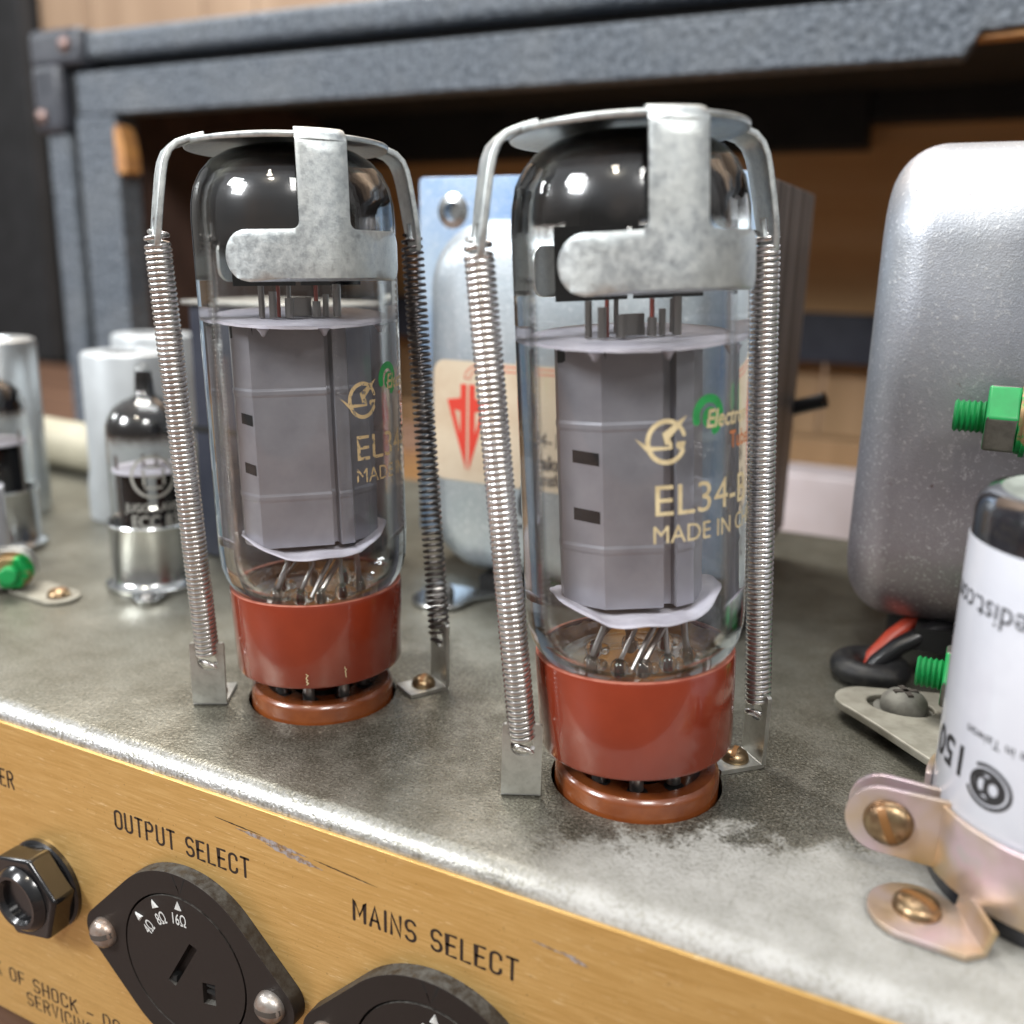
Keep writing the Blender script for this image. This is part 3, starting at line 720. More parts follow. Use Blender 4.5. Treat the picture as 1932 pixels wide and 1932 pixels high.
    s.add([(A.x+nx*.06, A.y+ny*.06, zt-2.2), (B.x+nx*.06+(.8), B.y+ny*.06, zt-2.0), (B.x+nx*.06+.8, B.y+ny*.06-.3, zt-.1), (A.x+nx*.06, A.y+ny*.06, zt-.1)], [(0, 1, 2, 3)], W); s.build('window', 'black_plate', anode, smooth=0)
    # upper mica with small fused bumps
    b = MB(); nn = 72; rr = [16.55-(.25 if k % 3 else 0)-.25*rnd.random() for k in range(nn)]
    b.prism([(rr[k]*cos(2*pi*k/nn), rr[k]*sin(2*pi*k/nn)) for k in range(nn)], 75.3, 75.75)
    b.v = [Vector((p.x, p.y, p.z-.085*(p.x*cos(view_az)+p.y*sin(view_az)))) for p in b.v]      # sits slightly tipped
    for px in (-8.6, 1.4, 12.5): b.lathe([(1.1, 74.1), (.6, 73.5), (.35, 72.9), (0, 72.7)], 10, W @ Matrix.Translation((px, -sqrt(16.2**2-px*px), 0)))
    mu = b.build('mica_disc', 'mica', t, smooth=40)
    # lower mica, bent up at both sides, ragged
    b = MB(); vs = []; fs = []; nr, na = 8, 72
    for i in range(nr+1):
        for k in range(na):
            a = 2*pi*k/na; r = 13.9*i/nr*(1+(.02*sin(a*3+seed)+.012*sin(a*13+2*seed) if i == nr else 0)); x = r*cos(a); y = r*sin(a)
            vs.append((x, y, 31.6+3.3*max(0, (abs(x)-6.8)/7.)+.15*sin(x*.9+seed)*(i/nr)-.05*y))
    for i in range(nr):
        for k in range(na):
            a = i*na+k; q = i*na+(k+1) % na; fs.append((a, q, q+na, a+na))
    b.add(vs, fs, W); ml = b.build('mica_disc', 'mica', t, smooth=60, solid=.2)
    # supports between upper mica and the black heat radiators
    for px, py, h, r, mm in ((-7.4, -3.5, 5.6, .55, 'wire'), (-5.6, -5, 4.6, .7, 'wire'), (-4.2, -2, 5.6, .35, 'copper'), (-2.8, -5.5, 3.4, .8, 'wire'), (-1.6, 3, 5.6, .4, 'wire'), (2.2, -4.5, 5.6, .4, 'copper'), (2.2, -4.5, 2.8, .75, 'wire'), (4.2, -3, 4.0, .55, 'wire'), (5.8, -5.5, 5.8, .75, 'wire'), (7.0, 1, 5.4, .45, 'wire')):
        p = MB(); p.tube([(px, py, 75.6), (px+.1, py, 75.6+h)], r, 8, True, W); p.build('support_rod', mm, t)
    b = MB(); b.box(-1.9, 1.9, -1.4, -1.1, 75.7, 79.0, W); b.build('getter_tag', 'wire', t)
    b = MB(); b.box(-11.9, -.8, -1.6, -1.0, 81.2, 92.2, W); b.box(.2, 11.2, -1.6, -1.0, 81.2, 92.0, W); b.box(-6.2, 1.0, -1.7, -1.2, 92.0, 96.5, W)
    b.build('heat_radiator', 'black_plate', t)
    # pinch: wires, glass beads and red seals
    b = MB(); red = MB(); bead = MB()
    for k, (px, py, tx, ty) in enumerate(((-8.4, -5, -6, -3.5), (-4.4, -7.5, -1.5, -6), (-.6, -8.2, 3.4, -5.5), (3.8, -7, 3.9, -4.6), (7.8, -4.6, 7.2, -4), (-6.5, 2, -3, 0), (0, 3, -1, 1), (6, 2.5, 4, 1))):
        b.tube([(tx, ty, 31.5), (tx+.2, ty, 29.2), ((px+tx)/2, (py+ty)/2, 26.6), (px, py, 24.3), (px, py, 21.8)], .42 if k % 2 else .6, 8, True, W)
        bead.ball((px, py, 23.4), 1.5, 12, 1.15, W); bead.ball((px+1.9, py+.8, 22.9), 1.0, 10, 1., W)
        if k % 2: red.tube([(px, py, 22.4), (px, py, 24.2)], .5, 8, True, W)
    b.tube([(2.6, -6, 30.8), (0, -7.5, 27.4), (-2.4, -8.4, 23.4)], .45, 8, True, W)
    b.build('lead_wire', 'wire', t); bead.build('glass_bead', 'bead', t, smooth=60); red.build('seal', 'red_bead', t)
    b = MB(); b.lathe([(12.6, 21.7), (12.2, 22.6), (10.4, 22.4), (7.5, 23.0), (4.5, 22.5), (0, 22.8)], 48); b.build('stem_glass', 'glass_small', t, smooth=60)
    # print on the glass
    f0 = wrap(18.19, text_az); fg = wrap(18.14, text_az); lay = {}
    for kind, mat, v, fc, sx, zz in prints:
        v, fc = refine(v, fc, 1.2)
        f = fg if kind == 'green_emblem' else f0
        lay.setdefault((kind, mat), MB()).add([f(sx+p[0], zz+p[1]) for p in v], fc)
    for (kind, mat), bb in lay.items(): bb.build(kind, mat, gl, smooth=60)
    return t
def sg_logo(h):
    """ring like a G with a stroke rising through it and a tail to the left; h = ring height"""
    r = h/2; out = []
    out.append(ribbon(arcpts(0, 0, r*.93, r, 62, 332, 40), r*.115)); out.append(ribbon(arcpts(0, 0, r*.93, r, 62, 18, 8), r*.10))
    out.append(([(r*.98, -r*.02), (r*.52, -r*.02), (r*.46, -r*.22), (r*.72, -r*.22), (r*.62, -r*.42), (r*.86, -r*.40)], [(0, 1, 2, 3, 4, 5)]))
    out.append(([(r*1.05, r*1.22), (r*.55, r*.95), (-r*.22, r*.42), (-r*.05, -r*.20), (r*.22, r*.24), (r*.68, r*.72)], [(0, 1, 2, 4, 5), (2, 3, 4)]))
    out.append(([(-r*.22, r*.42), (-r*.10, r*.1), (r*.15, -r*.25), (-r*.95, -r*.18), (-r*1.55, r*.22), (-r*1.0, -r*.42), (r*.28, -r*.36), (r*.28, -r*.1), (r*.05, r*.36)], [(0, 1, 2, 7, 8), (2, 3, 6, 7), (3, 4, 5), (3, 5, 6)]))
    return out
P_ = []
def prints(mat, cut=None):
    L = []
    for v, f in sg_logo(5.9): L.append(('emblem', mat, v, f, 2.0, 61.4))
    v, f, (x0, x1) = font_text('EL34-B', 4.75, 1.04, .0); L.append(('type_number', mat, v, f, .3-x0, 50.7))
    v, f, (x0, x1) = font_text('MADE IN CHINA', 2.75, .95, .0); L.append(('origin_mark', mat, v, f, .0-x0, 46.6))
    # green swirl: a thick arc over the top, a ring inside it, a broken tail at the lower right
    for st, hw in ((arcpts(0, 0, 2.3, 2.5, 195, 10, 24), .62), (arcpts(.2, -.3, 1.15, 1.3, 0, 350, 24), .30), (arcpts(0, 0, 2.3, 2.5, -15, -62, 8), .60), ([(-.3, .1), (.7, -.6)], .62)):
        v, f = ribbon(st, hw); L.append(('green_emblem', 'green_print', v, f, 8.9, 64.6))
    v, f, (x0, x1) = font_text('Electron', 2.7, .85, .02); v = [(p[0]+.18*p[1], p[1]) for p in v]; L.append(('maker_word', mat, v, f, 8.4-x0, 62.9))
    v, f, (x0, x1) = font_text('Tubes', 2.6, .85, .02); L.append(('maker_word', 'orange_print', v, f, 13.4-x0, 59.4))
    return L
power_tube(RT, 3.95, 'right power tube, nearer and larger, with clear cream EL34 print', radians(-72.4+16), [(-11.9, 1.2), (-6.3, 6.8), (2.9, 7.9), (3.3, 6.0), (4.6, 6.0), (5.0, 8.0), (8.2, 6.6), (11.2, 1.5), (11.2, -1.5), (8, -6.5), (-6, -7), (-11.9, -1.5)] and
           [(-11.9, 1.2), (-6.3, 6.8), (2.9, 7.9), (3.3, 6.0), (4.6, 6.0), (5.0, 8.0), (8.2, 6.6), (11.2, 1.5), (11.2, -1.5), (8, -6.5), (-6, -7), (-11.9, -1.5)],
           radians(-61), (91.2, 95.0), prints('cream_print'), 3, [(-62, 17.0)])
power_tube(LT, 1.95, 'left power tube with dark mirrored top and partly worn gold EL34 print', radians(-52.5+10), [(-13.0, 1.0), (-10.4, 6.2), (2.6, 7.9), (3.0, 5.8), (3.7, 5.8), (4.0, 8.3), (6.6, 7.9), (7.0, 6.6), (12.2, 3.0), (12.2, -1.5), (9, -6.5), (-8, -7), (-13, -1.5)],
           radians(-24.5), (86.0, 90.5), prints('worn_print'), 8, [(-61, 8.9), (-36, 9.6)])

# ------------------------------------------------------------------ spring retainers
def helix(P0, P1, R, pitch, wire, steps=18, lead=None):
    P0 = Vector(P0); P1 = Vector(P1); d = P1-P0; L = d.length; t = d.normalized()
    u = t.cross(Vector((0, 1, 0))).normalized(); w = t.cross(u)
    n = int(L/pitch*steps); pts = []
    for i in range(n+1):
        a = 2*pi*i/steps; pts.append(P0+t*(L*i/n)+(u*cos(a)+w*sin(a))*R)
    return pts
def retainer(c, tilt, hook_az, arm_az, br_left, br_right, label, right_spring=('spring', .92, .42), zr=11.0, shift=(0, 0, 0)):
    t = thing('tube_retainer', label, 'retainer clamp', (c[0], c[1], 0), (0, 0, 0), 'spring retainers holding the power tubes')
    T = Matrix.Rotation(radians(-tilt), 4, 'Y')
    A = T @ Matrix.Rotation(arm_az, 4, 'Z')               # local x = arm direction
    b = MB()
    # top disc, slightly domed
    vs = []; fs = []; na = 72; rings = [0, 5, 10, 14, 16.6, 17.9]
    for r in rings:
        for k in range(na): vs.append((r*cos(2*pi*k/na), r*sin(2*pi*k/na), 107.1-1.9*(r/17.9)**2))
    for i in range(len(rings)-1):
        for k in range(na):
            a = i*na+k; q = i*na+(k+1) % na; fs.append((a, q, q+na, a+na))
    b.add(vs, fs, Matrix.Translation(shift) @ A)
    cap = b.build('clamp_plate', 'clip', t, smooth=60, solid=.9, bevel=.2)
    # legs that carry the springs
    H = Matrix.Translation(shift) @ T @ Matrix.Rotation(hook_az, 4, 'Z'); hooks = []
    for sgn in (-1, 1):
        path = [(15.0, 106.3), (17.6, 105.6), (19.6, 104.9), (20.9, 103.7), (21.7, 102.0), (22.2, 100.0), (22.9, 96.0), (23.4, 92.8), (23.8, 90.0), (24.1, 87.6)]
        wid = [3.7, 3.5, 3.3, 3.2, 3.2, 3.15, 3.1, 3.0, 2.7, 1.9]
        V = []; F = []
        for (r, z), w in zip(path, wid): V += [(sgn*r, -w, z), (sgn*r, -w*.33, z), (sgn*r, w*.33, z), (sgn*r, w, z)]
        for i in range(len(path)-1):
            for q in range(3):
                if i == 7 and q == 1: continue            # the eye the spring hooks through
                a = 4*i+q; F.append((a, a+1, a+5, a+4))
        l = MB(); l.add(V, F, H); l.build('leg', 'clip', cap, smooth=40, solid=1.1, bevel=.2)
        hooks.append(H @ Vector((sgn*23.6, 0, 91.4)))
    # T shaped arms hugging the glass on the near and far side
    for flip, L in ((0, 17.2), (pi, 12.2)):
        zb, zt, zn = 82.0, 90.3, 104.2; hw = 4.3
        o = [(-hw, zn), (-hw, zt+1.3)]+arcpts(-hw-1.3, zt+1.3, 1.3, 1.3, 0, -90, 4)[1:]+arcpts(-L+4.15, zb+4.15, 4.15, 4.15, 90, 270, 16)+arcpts(L-2.6, zb+2.6, 2.6, 2.6, 270, 360, 6)+arcpts(L-2.6, zt-2.6, 2.6, 2.6, 0, 90, 6)+arcpts(hw+1.3, zt+1.3, 1.3, 1.3, 270, 180, 4)[:-1]+[(hw, zt+1.3), (hw, zn)]
        V, F = fill2d([o], grid=1.3); l = MB(); r = 18.75
        l.add([(r*cos(s/r+flip), r*sin(s/r+flip), z) for s, z in V], F, A)
        # bend from the arm over into the disc
        bend = [(18.75, 104.2), (18.55, 105.0), (18.0, 105.6), (17.2, 105.9), (15.5, 106.2)]; V = []; F = []
        for rr, z in bend:
            for s in (-hw, -hw/2, 0, hw/2, hw): V.append((rr*cos(s/18.75+flip), rr*sin(s/18.75+flip), z))
        for i in range(4):
            for q in range(4): a = 5*i+q; F.append((a, a+1, a+6, a+5))
        l.add(V, F, A); l.build('grip_arm', 'clip', cap, smooth=50, solid=.75, bevel=.1)
    # brackets on the chassis and springs
    for (bx, by, az), hk, (mat, pitch, wire), zt in ((br_left, hooks[0], ('spring', .92, .42), 11.0), (br_right, hooks[1], right_spring, zr)):
        Bm = Matrix.Translation((bx, by, 0)) @ Matrix.Rotation(az, 4, 'Z')    # local x points outward from the tube
        V, F = fill2d([rrect(-3.3, 3.3, .6, zt+2.2, (.2, .2, .5, .5)), circle(0, zt-1.6, 1.9, 18)])
        q = MB(); q.add([(0, p[0], p[1]) for p in V], F, Bm)
        q.add([(0, -3.3, .6), (0, 3.3, .6), (-.5, 3.3, .45), (-.5, -3.3, .45), (-8.5, 3.3, .45), (-8.5, -3.3, .45)], [(0, 1, 2, 3), (3, 2, 4, 5)], Bm)
        br = q.build('bracket', 'bracket', t, smooth=0, solid=.8, bevel=.15)
        slot_screw(br, Bm @ Matrix.Translation((-3.9, 0, .95)), 2.5, 1.9, 'brass', 'slot', ang=.8)
        P0 = hk+Vector((0, 0, -3.0)); P1 = Bm @ Vector((-.2, 0, zt-.2))
        b = MB(); b.tube(helix(P0, P1, 1.95, pitch, wire), wire, 6)
        d = (P1-P0).normalized()
        # loose hook turns through the eye and the bracket hole
        top = [P0+Vector((2.05*cos(a)*.9, 2.05*sin(a)*.9, 0))-d*(a/(2*pi)*1.5) for a in [k*pi/8 for k in range(0, 25)]]
        b.tube(top, wire, 6)
        b.tube([P1+Vector((1.9*cos(k*pi/8), .6*sin(k*pi/8), -1.6-1.9*sin(k*pi/8)*.4-k*.06)) for k in range(17)], wire, 6)
        b.build('spring', mat, t, smooth=60)
    return t
retainer(RT, 3.95, radians(42), radians(-49), (-14.9, -15.2, radians(295)), (16.8, 15.8, radians(45)), 'zinc spring retainer clamped over the right, nearer power tube', zr=11.5)
retainer(LT, 1.95, radians(55), radians(-36), (-15.8, -15.5, radians(299)), (18.9, 14.9, radians(60)), 'zinc spring retainer over the left power tube, its right spring blackened', ('dark_spring', 1.22, .33), 12.0, (-.5, -.25, -.2))

# ------------------------------------------------------------------ small tubes and shields at the left
def shield_base(x, y, label, az, r=11.0):
    t = thing('shield_base', label, 'tube base', (x, y, 0), (0, 0, az), 'polished shield bases')
    b = MB(); b.lathe([(r+1.6, 0.3), (r+1.7, 1.6), (r+.4, 2.6), (r, 3.4), (r, 17.2), (r+.45, 17.9), (r+.2, 18.3), (r-.4, 18.0), (r-.5, 5), (0, 4.6)], 56); b.build('skirt', 'skirt', t)
    b = MB(); o = [(-5, -r), (5, -r), (2.6, -r-6.0)]+arcpts(0, -r-4.2, 3.0, 3.0, -20, -160, 8)+[(-2.6, -r-6.0)]
    b.prism(o, .2, 1.1); f = b.build('foot', 'skirt', t, bevel=.2)
    slot_screw(f, Matrix.Translation((0, -r-4.0, 1.1)), 1.9, 1.2, 'pin', 'screw_slot', name='rivet')
    return t
def small_tube(x, y, label, text_az, words=True):
    t = thing('preamp_tube', label, 'vacuum tube', (x, y, 4.6), (0, 0, 0), 'small preamp tubes')
    gl = MB().lathe([(10.3, 0), (10.4, 3), (10.4, 36.6), (10.2, 39.2), (9.4, 41.6), (7.8, 43.6), (5.6, 45.2), (3.6, 46.0), (2.6, 46.9), (2.4, 50.6), (2.2, 52.6), (1.5, 54.0), (0, 54.6)], 64).build('glass_envelope', 'glass_small', t, smooth=60)
    gm = getter_mat('getter_flash_small', 34.0, 38.5, (.26, .13, .06))
    MB().lathe([(10.15, 31), (10.15, 36.6), (9.9, 39.0), (9.1, 41.3), (7.5, 43.2), (5.3, 44.8), (3.3, 45.7), (2.3, 46.8), (2.1, 50.6), (1.9, 52.4)], 48).build('getter_flash', gm, t, smooth=60)
    W = Matrix.Rotation(text_az+pi/2, 4, 'Z')
    b = MB()
    for sx in (-4.4, 4.4): b.prism(rrect(sx-3.2, sx+3.2, -3.6, 3.6, 1.2, 3), 6.5, 26, W)
    b.build('anode_plate', 'black_plate', t, bevel=.2)
    for z in (4.8, 27): MB().lathe([(0, z), (9.4, z), (9.4, z+.5), (0, z+.5)], 40).build('mica_disc', 'mica', t)
    for px in (-8.2, -1.6, 1.6, 8.2):
        b = MB(); b.tube([(px, 0, 1), (px, 0, 31)], .45, 8, True, W); b.build('support_rod', 'wire', t)
    b = MB(); f = wrap(10.46, text_az)
    ring, fr = ribbon([(5.2*cos(q*2*pi/48), 5.2*sin(q*2*pi/48)) for q in range(48)], .38, True)
    items = [(ring, fr, 0, 22.4)]
    for st in ([(-2.2, 1.9), (-2.2, -1.9)], [(-1.2, 2.6), (1.5, 2.6)], [(-1.2, 0), (1.5, 0)], [(-1.9, -2.8), (1.9, -2.8)], [(2.6, 1.9), (2.6, -1.9)]):
        v, fc = ribbon(st, .34); items.append((v, fc, 0, 22.4))
    if words:
        v, fc, (a, c) = font_text('JUGOSLAVIJA', 2.2, .85, .02); items.append((v, fc, -(a+c)/2, 13.4))
        v, fc, (a, c) = font_text('ECC 83', 3.3, .85, .02); items.append((v, fc, -(a+c)/2, 9.2))
    for v, fc, sx, zz in items:
        v, fc = refine(v, fc, 1.2); b.add([f(sx+p[0], zz+4.6+p[1]) for p in v], fc)
    b.build('printing', 'grey_print', gl, smooth=60)
    return t
shield_base(-149.5, 37.3, 'polished shield base under the small tube with the ringed E', radians(38))
small_tube(-149.0, 37.5, 'small pointed preamp tube with ringed E print beside the left spring', radians(-40))
shield_base(-214.9, 39.3, 'polished shield base at the left edge behind the green bolt', radians(20))
small_tube(-214.9, 39.3, 'small preamp tube cut off by the left edge of the picture', radians(-60), False)
def shield_can(x, y, h, r, label, mat='white_can', flare=0):
    t = thing('tube_shield', label, 'tube shield', (x, y, 0), (0, 0, 0), 'pale cylindrical tube shields')
    b = MB(); b.lathe([(r+flare, .2), (r+flare, 9), (r+flare*.6, 13), (r, 16), (r, h-1.4), (r-.4, h-.5), (r-1.3, h), (r*.52, h), (r*.5, h-.6)], 64); b.build('sleeve', mat, t)
    MB().lathe([(0, h-1.2), (r*.5, h-.6)], 40).build('top_hole', 'hole', t)
    return t
shield_can(-210.8, 88.1, 55.2, 14.6, 'white tube shield directly behind the small tube with ringed E', flare=.9)
shield_can(-251.7, 67.4, 58.5, 14.6, 'pale aluminium tube shield cut off by the left edge', 'alu')
shield_can(-234.6, 121.8, 58.0, 14.6, 'farthest white tube shield, its top showing behind another shield and spring')
t = MB(); M = frame((-330, 128, 10.2), (1, -.10, 0)); t.lathe([(0, 0), (8.5, 0), (9.8, 1.2), (9.8, 118), (8.5, 119), (0, 119)], 48, M)
tag(t.build('cream_capacitor', 'cream', smooth=40), 'cream cylinder lying on the chassis between two white tube shields', 'capacitor')

# ------------------------------------------------------------------ left filter capacitor and its clamp with the green bolt
t = thing('filter_capacitor', 'white sleeved capacitor cut to a sliver at the left edge above the green bolt', 'capacitor', (-191.5, 10.0, 0), (0, 0, 0), 'white sleeved filter capacitors')
MB().lathe([(0, .5), (12.4, .5), (12.6, 1), (12.6, 26.4), (11.9, 27)], 48).build('sleeve', 'sleeve', t)
MB().lathe([(11.9, 27), (11.2, 28), (0, 28)], 48).build('end_cap', 'black_sleeve', t)
t = thing('capacitor_clamp', 'yellowish clamp with green painted bolt at the left edge', 'clamp', (-175.0, 14.0, 0))
Mv = frame((0, 0, 6.2), (.62, -.78, 0)); ear = rrect(-9, 5.4, -5.2, 5.4, (1, 5, 5, 1))
b = MB(); b.prism(ear, -.5, .5, Mv); b.prism(ear, -3.4, -2.4, Mv); b.build('ear', 'bracket', t, bevel=.25)
b = MB(); b.prism([(4.6*cos(radians(60*i)), 4.6*sin(radians(60*i))) for i in range(6)], .5, 3.6, Mv); b.build('nut', 'green_patchy', t, bevel=.3)
b = MB(); b.cyl(2.2, 3.6, 6.4, 20, Mv); b.build('bolt', 'green', t, bevel=.3)
b = MB(); b.lathe([(0, .52), (5.0, .52), (5.0, .9), (0, .9)], 32, Mv); b.build('washer', 'green_patchy', t)
b = MB(); b.prism(arcpts(13.6, 5.0, 5.0, 5.0, -90, 90, 12)+[(0, 8), (0, -2)], .2, 1.1, Matrix.Rotation(-.25, 4, 'Z')); b.build('foot', 'tab', t, bevel=.2)
slot_screw(t, Matrix.Translation((14.4, 1.4, 1.1)), 2.9, 2.0, 'brass', 'slot', .9)

# ------------------------------------------------------------------ output transformer with the paper label
def bell(name, mat, parent, x0, x1, z0, z1, y0, y1, rc, re):
    """pressed steel cover: rounded box open at y1, closed face at y0"""
    b = MB(); nn = 8; steps = [(0, re), (.076*re, .617*re), (.293*re, .293*re), (.617*re, .076*re), (re, 0)]
    loops = []
    for dy, ins in [(d, i) for d, i in steps][::1]: loops.append((y0+re-(re-dy) if False else y0+dy, ins))
    loops = [(y0, re*1.0), (y0+re*.08, re*.62), (y0+re*.30, re*.29), (y0+re*.62, re*.08), (y0+re, 0), (y1, 0)]
    rows = []
    for y, ins in loops: rows.append([(x, y, z) for x, z in rrect(x0+ins, x1-ins, z0+ins, z1-ins, max(rc-ins, .8), nn)])
    n = len(rows[0]); V = [p for r in rows for p in r]; F = [tuple(range(n))]
    for i in range(len(rows)-1):
        for k in range(n): F.append((i*n+k, i*n+(k+1) % n, (i+1)*n+(k+1) % n, (i+1)*n+k))
    b.add(V, F); return b.build(name, mat, parent, smooth=50)
ot = thing('output_transformer', 'blue zinc transformer with cream paper label standing between the two power tubes', 'transformer', (0, 0, 0))
bl = bell('bell_cover', 'bell_blue', ot, -87.0, -14.0, 5.5, 96.5, 71.0, 92.0, 17, 9)
V, F = fill2d([rrect(-99.5, -6.0, 9, 107.8, 1.2, 3), circle(-89.0, 99.2, 2.4, 24), circle(-14.0, 99.2, 2.4, 24)])
b = MB(); b.add([(p[0], 92.4, p[1]) for p in V], F); b.build('mounting_flange', 'flange_blue', ot, smooth=0, solid=1.4, bevel=.3)
b = MB(); b.box(-97.5, -5.2, 93.2, 150, 9.5, 106.5); b.build('lamination_stack', 'lam', ot, bevel=.4)
for cx in (-89.0, -14.0):
    b = MB(); b.lathe([(2.5, -1.2), (3.4, -1.0), (4.6, -.72)], 32, frame((cx, 92.4, 99.2), (0, 1, 0))); b.lathe([(2.3, 0.6), (0, .6)], 24, frame((cx, 92.4, 99.2), (0, 1, 0))); b.build('bolt_hole', 'skirt', ot)
b = MB(); o = [(-8, 9), (-7.5, -2)]+arcpts(0, -2.0, 7.5, 7.0, 180, 360, 14)+[(8, 2), (13, 9)]
b.prism(o, .3, 1.5, Matrix.Translation((-75.0, 64.0, 0))); ft = b.build('foot', 'skirt', ot, bevel=.3)
b = MB(); b.lathe([(3.9, 1.5), (3.9, 3.4), (3.0, 4.6), (1.4, 5.2), (0, 5.3)], 28, Matrix.Translation((-75.6, 62.5, 0))); b.build('screw', 'pin', ft)
b = MB(); b.box(-70, 0, 74, 92, .4, 5.0); b.build('base_frame', 'hole', ot)
lb = MB(); V, F = fill2d([rrect(-82.3, -31, 31.0, 62.0, 3.2, 6)]); lb.add([(p[0], 70.86, p[1]) for p in V], F); lab = lb.build('paper_label', 'label', ot, smooth=0)
# emblem: two mirrored letter-like halves of a downward arrow, and a line loop above it
b = MB(); yl = 70.78
for sg in (1, -1):
    o = [(.35, 56.2), (2.1, 56.2), (2.1, 52.6), (6.0, 52.0), (.35, 33.8)]; h = [(2.1, 49.2), (3.9, 49.6), (2.1, 43.4)]
    V, F = fill2d([[(-72.3-sg*p[0], p[1]) for p in o], [(-72.3-sg*p[0], p[1]) for p in h]]); b.add([(p[0], yl, p[1]) for p in V], F)
for rr in (0, 1):
    d = rr*1.5
    pts = [(-73.2+d, 57.6), (-73.2+d, 60.6-3.0)]+arcpts(-68.5, 57.4+.4, 4.7-d, 3.4-d*.8, 180, 90, 8)+[(-40, 61.2-d*.8)]
    v, f = ribbon(pts, .13); b.add([(p[0], yl, p[1]) for p in v], f)
v, f = ribbon([(-73.2, 57.6), (-71.7, 57.6)], .13); b.add([(p[0], yl, p[1]) for p in v], f)
b.build('emblem', 'red_print', lab, smooth=0)
b = MB()
for txt, x, z, h, sx, bo in (('784-139', -56.2, 42.2, 4.0, .80, 0), ('Drake', -56.2, 36.6, 3.7, .85, .035), ('Transformers', -56.2, 32.6, 3.3, .80, .03)):
    v, f, (x0, x1) = font_text(txt, h, sx, bo); b.add([(x-x0+p[0], yl, z+p[1]) for p in v], f)
b.build('lettering', 'black_print', lab, smooth=0)
b = MB(); v, f = ribbon([(-56.5, 31.0), (-55.2, 33.5), (-57, 28), (-56.8, 24.5), (-54.6, 23.6), (-55, 21.6), (-57.2, 21.0)], .45); b.add([(p[0], 70.7, p[1]) for p in v], f); b.build('ink_scrawl', 'black_print', bl, smooth=0)

# choke behind the left tube
ch = thing('choke', 'dark navy choke standing behind the left power tube', 'choke', (-157, 62, 0))
b = MB(); b.box(0, 44, 0, 34, .5, 38); b.box(0.3, 44, .3, 34, 38.6, 73); b.build('core', 'navy', ch, bevel=.6)
b = MB(); b.box(-1.2, 45, -1.0, 35, 73.1, 74.2); b.build('strap', 'bracket', ch, bevel=.2)
b = MB(); b.box(-.6, 44, -.4, 10, 37.4, 39.0); b.build('seam', 'hole', ch)

# ------------------------------------------------------------------ mains transformer at the right
mt = thing('mains_transformer', 'large grey zinc transformer with rounded bell cover at the right', 'transformer', (0, 0, 0))
Q = Matrix.Rotation(-pi/2, 4, 'Z')
# build the bell with its closed face toward -x
b = MB(); loops = [(22+10*(1-cos(radians(9*k))), 10*(1-sin(radians(9*k)))) for k in range(11)]+[(54.0, 0)]; rows = []
for x, ins in loops: rows.append([(x, yy, zz) for yy, zz in rrect(65+ins, 150-ins, 10.6+ins, 111.5-ins, max(20-ins, 1), 18)])
n = len(rows[0]); V = [p for r in rows for p in r]; F = [tuple(range(n))]
for i in range(len(rows)-1):
    for k in range(n): F.append((i*n+k, i*n+(k+1) % n, (i+1)*n+(k+1) % n, (i+1)*n+k))
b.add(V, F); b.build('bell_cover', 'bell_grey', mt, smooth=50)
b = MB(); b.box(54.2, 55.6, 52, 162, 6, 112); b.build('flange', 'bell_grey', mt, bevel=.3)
b = MB(); b.box(55.8, 110, 53, 161, 8, 110); b.build('lamination_stack', 'lam', mt, bevel=.3)
def bolt_nut(x, y, z, L, nutx, nr, br, part_grey=True):
    Mb = frame((x, y, z), (-1, 0, 0))
    q = MB(); V = [(br*.86, 0)]
    k = 0.
    while k < L: V += [(br*.86, k), (br, k+.45), (br*.86, k+.9)]; k += .95
    V += [(br*.8, L+.3), (0, L+.3)]
    q.lathe(V, 24, Mb); bo = q.build('bolt', 'green', mt, smooth=30)
    o = [(nr*cos(radians(60*i+7)), nr*sin(radians(60*i+7))) for i in range(6)]
    q = MB(); q.prism(o, nutx, nutx+5.4, Mb); nu = q.build('nut', 'green', mt, bevel=.55, seg=3)
    if part_grey: nu.data.materials.append(MT['nut_grey'])
    if part_grey:
        for f in nu.data.polygons:
            if f.normal.z < -.3 or f.normal.z > .85: f.material_index = 1
    q = MB(); q.lathe([(0, nutx-1.6), (nr*.98, nutx-1.6), (nr*.98, nutx-.8), (nr*.9, nutx-.8), (nr*.9, nutx), (0, nutx)], 32, Mb); q.build('washer', 'green_patchy', mt)
bolt_nut(54.2, 56.5, 60.2, 13.4, 3.4, 6.9, 3.1)
bolt_nut(56.0, 46.0, 12.4, 15.2, 6.0, 6.2, 3.0)
# mounting foot with the cross head screw
b = MB(); o = arcpts(33.6, 49.2, 7.2, 6.6, 105, 238, 16)+[(35.0, 39.0), (48, 26.5), (60, 20), (62, 60), (46, 60.0)]
V, F = fill2d([o, [(38.6+6.2*cos(q*2*pi/28), 49.6+4.4*sin(q*2*pi/28)) for q in range(28)]])
fb = MB(); fb.add([(p[0]-.6, p[1]-2.6, 3.4) for p in V], F); fo = fb.build('mounting_foot', 'tab', mt, smooth=0, solid=1.6, bevel=.35)
b = MB(); b.lathe([(5.6, 2.7), (5.6, 3.3), (3, 3.3)], 32, Matrix.Translation((38.6, 47.5, 0))); b.build('washer', 'pan', fo)
b = MB(); b.lathe([(4.4, 3.2), (4.5, 4.0), (4.2, 5.4), (3.3, 6.5), (1.9, 7.1), (0, 7.25)], 32, Matrix.Translation((38.6, 47.5, 0))); s_ = b.build('screw', 'pan', fo)
b = MB()
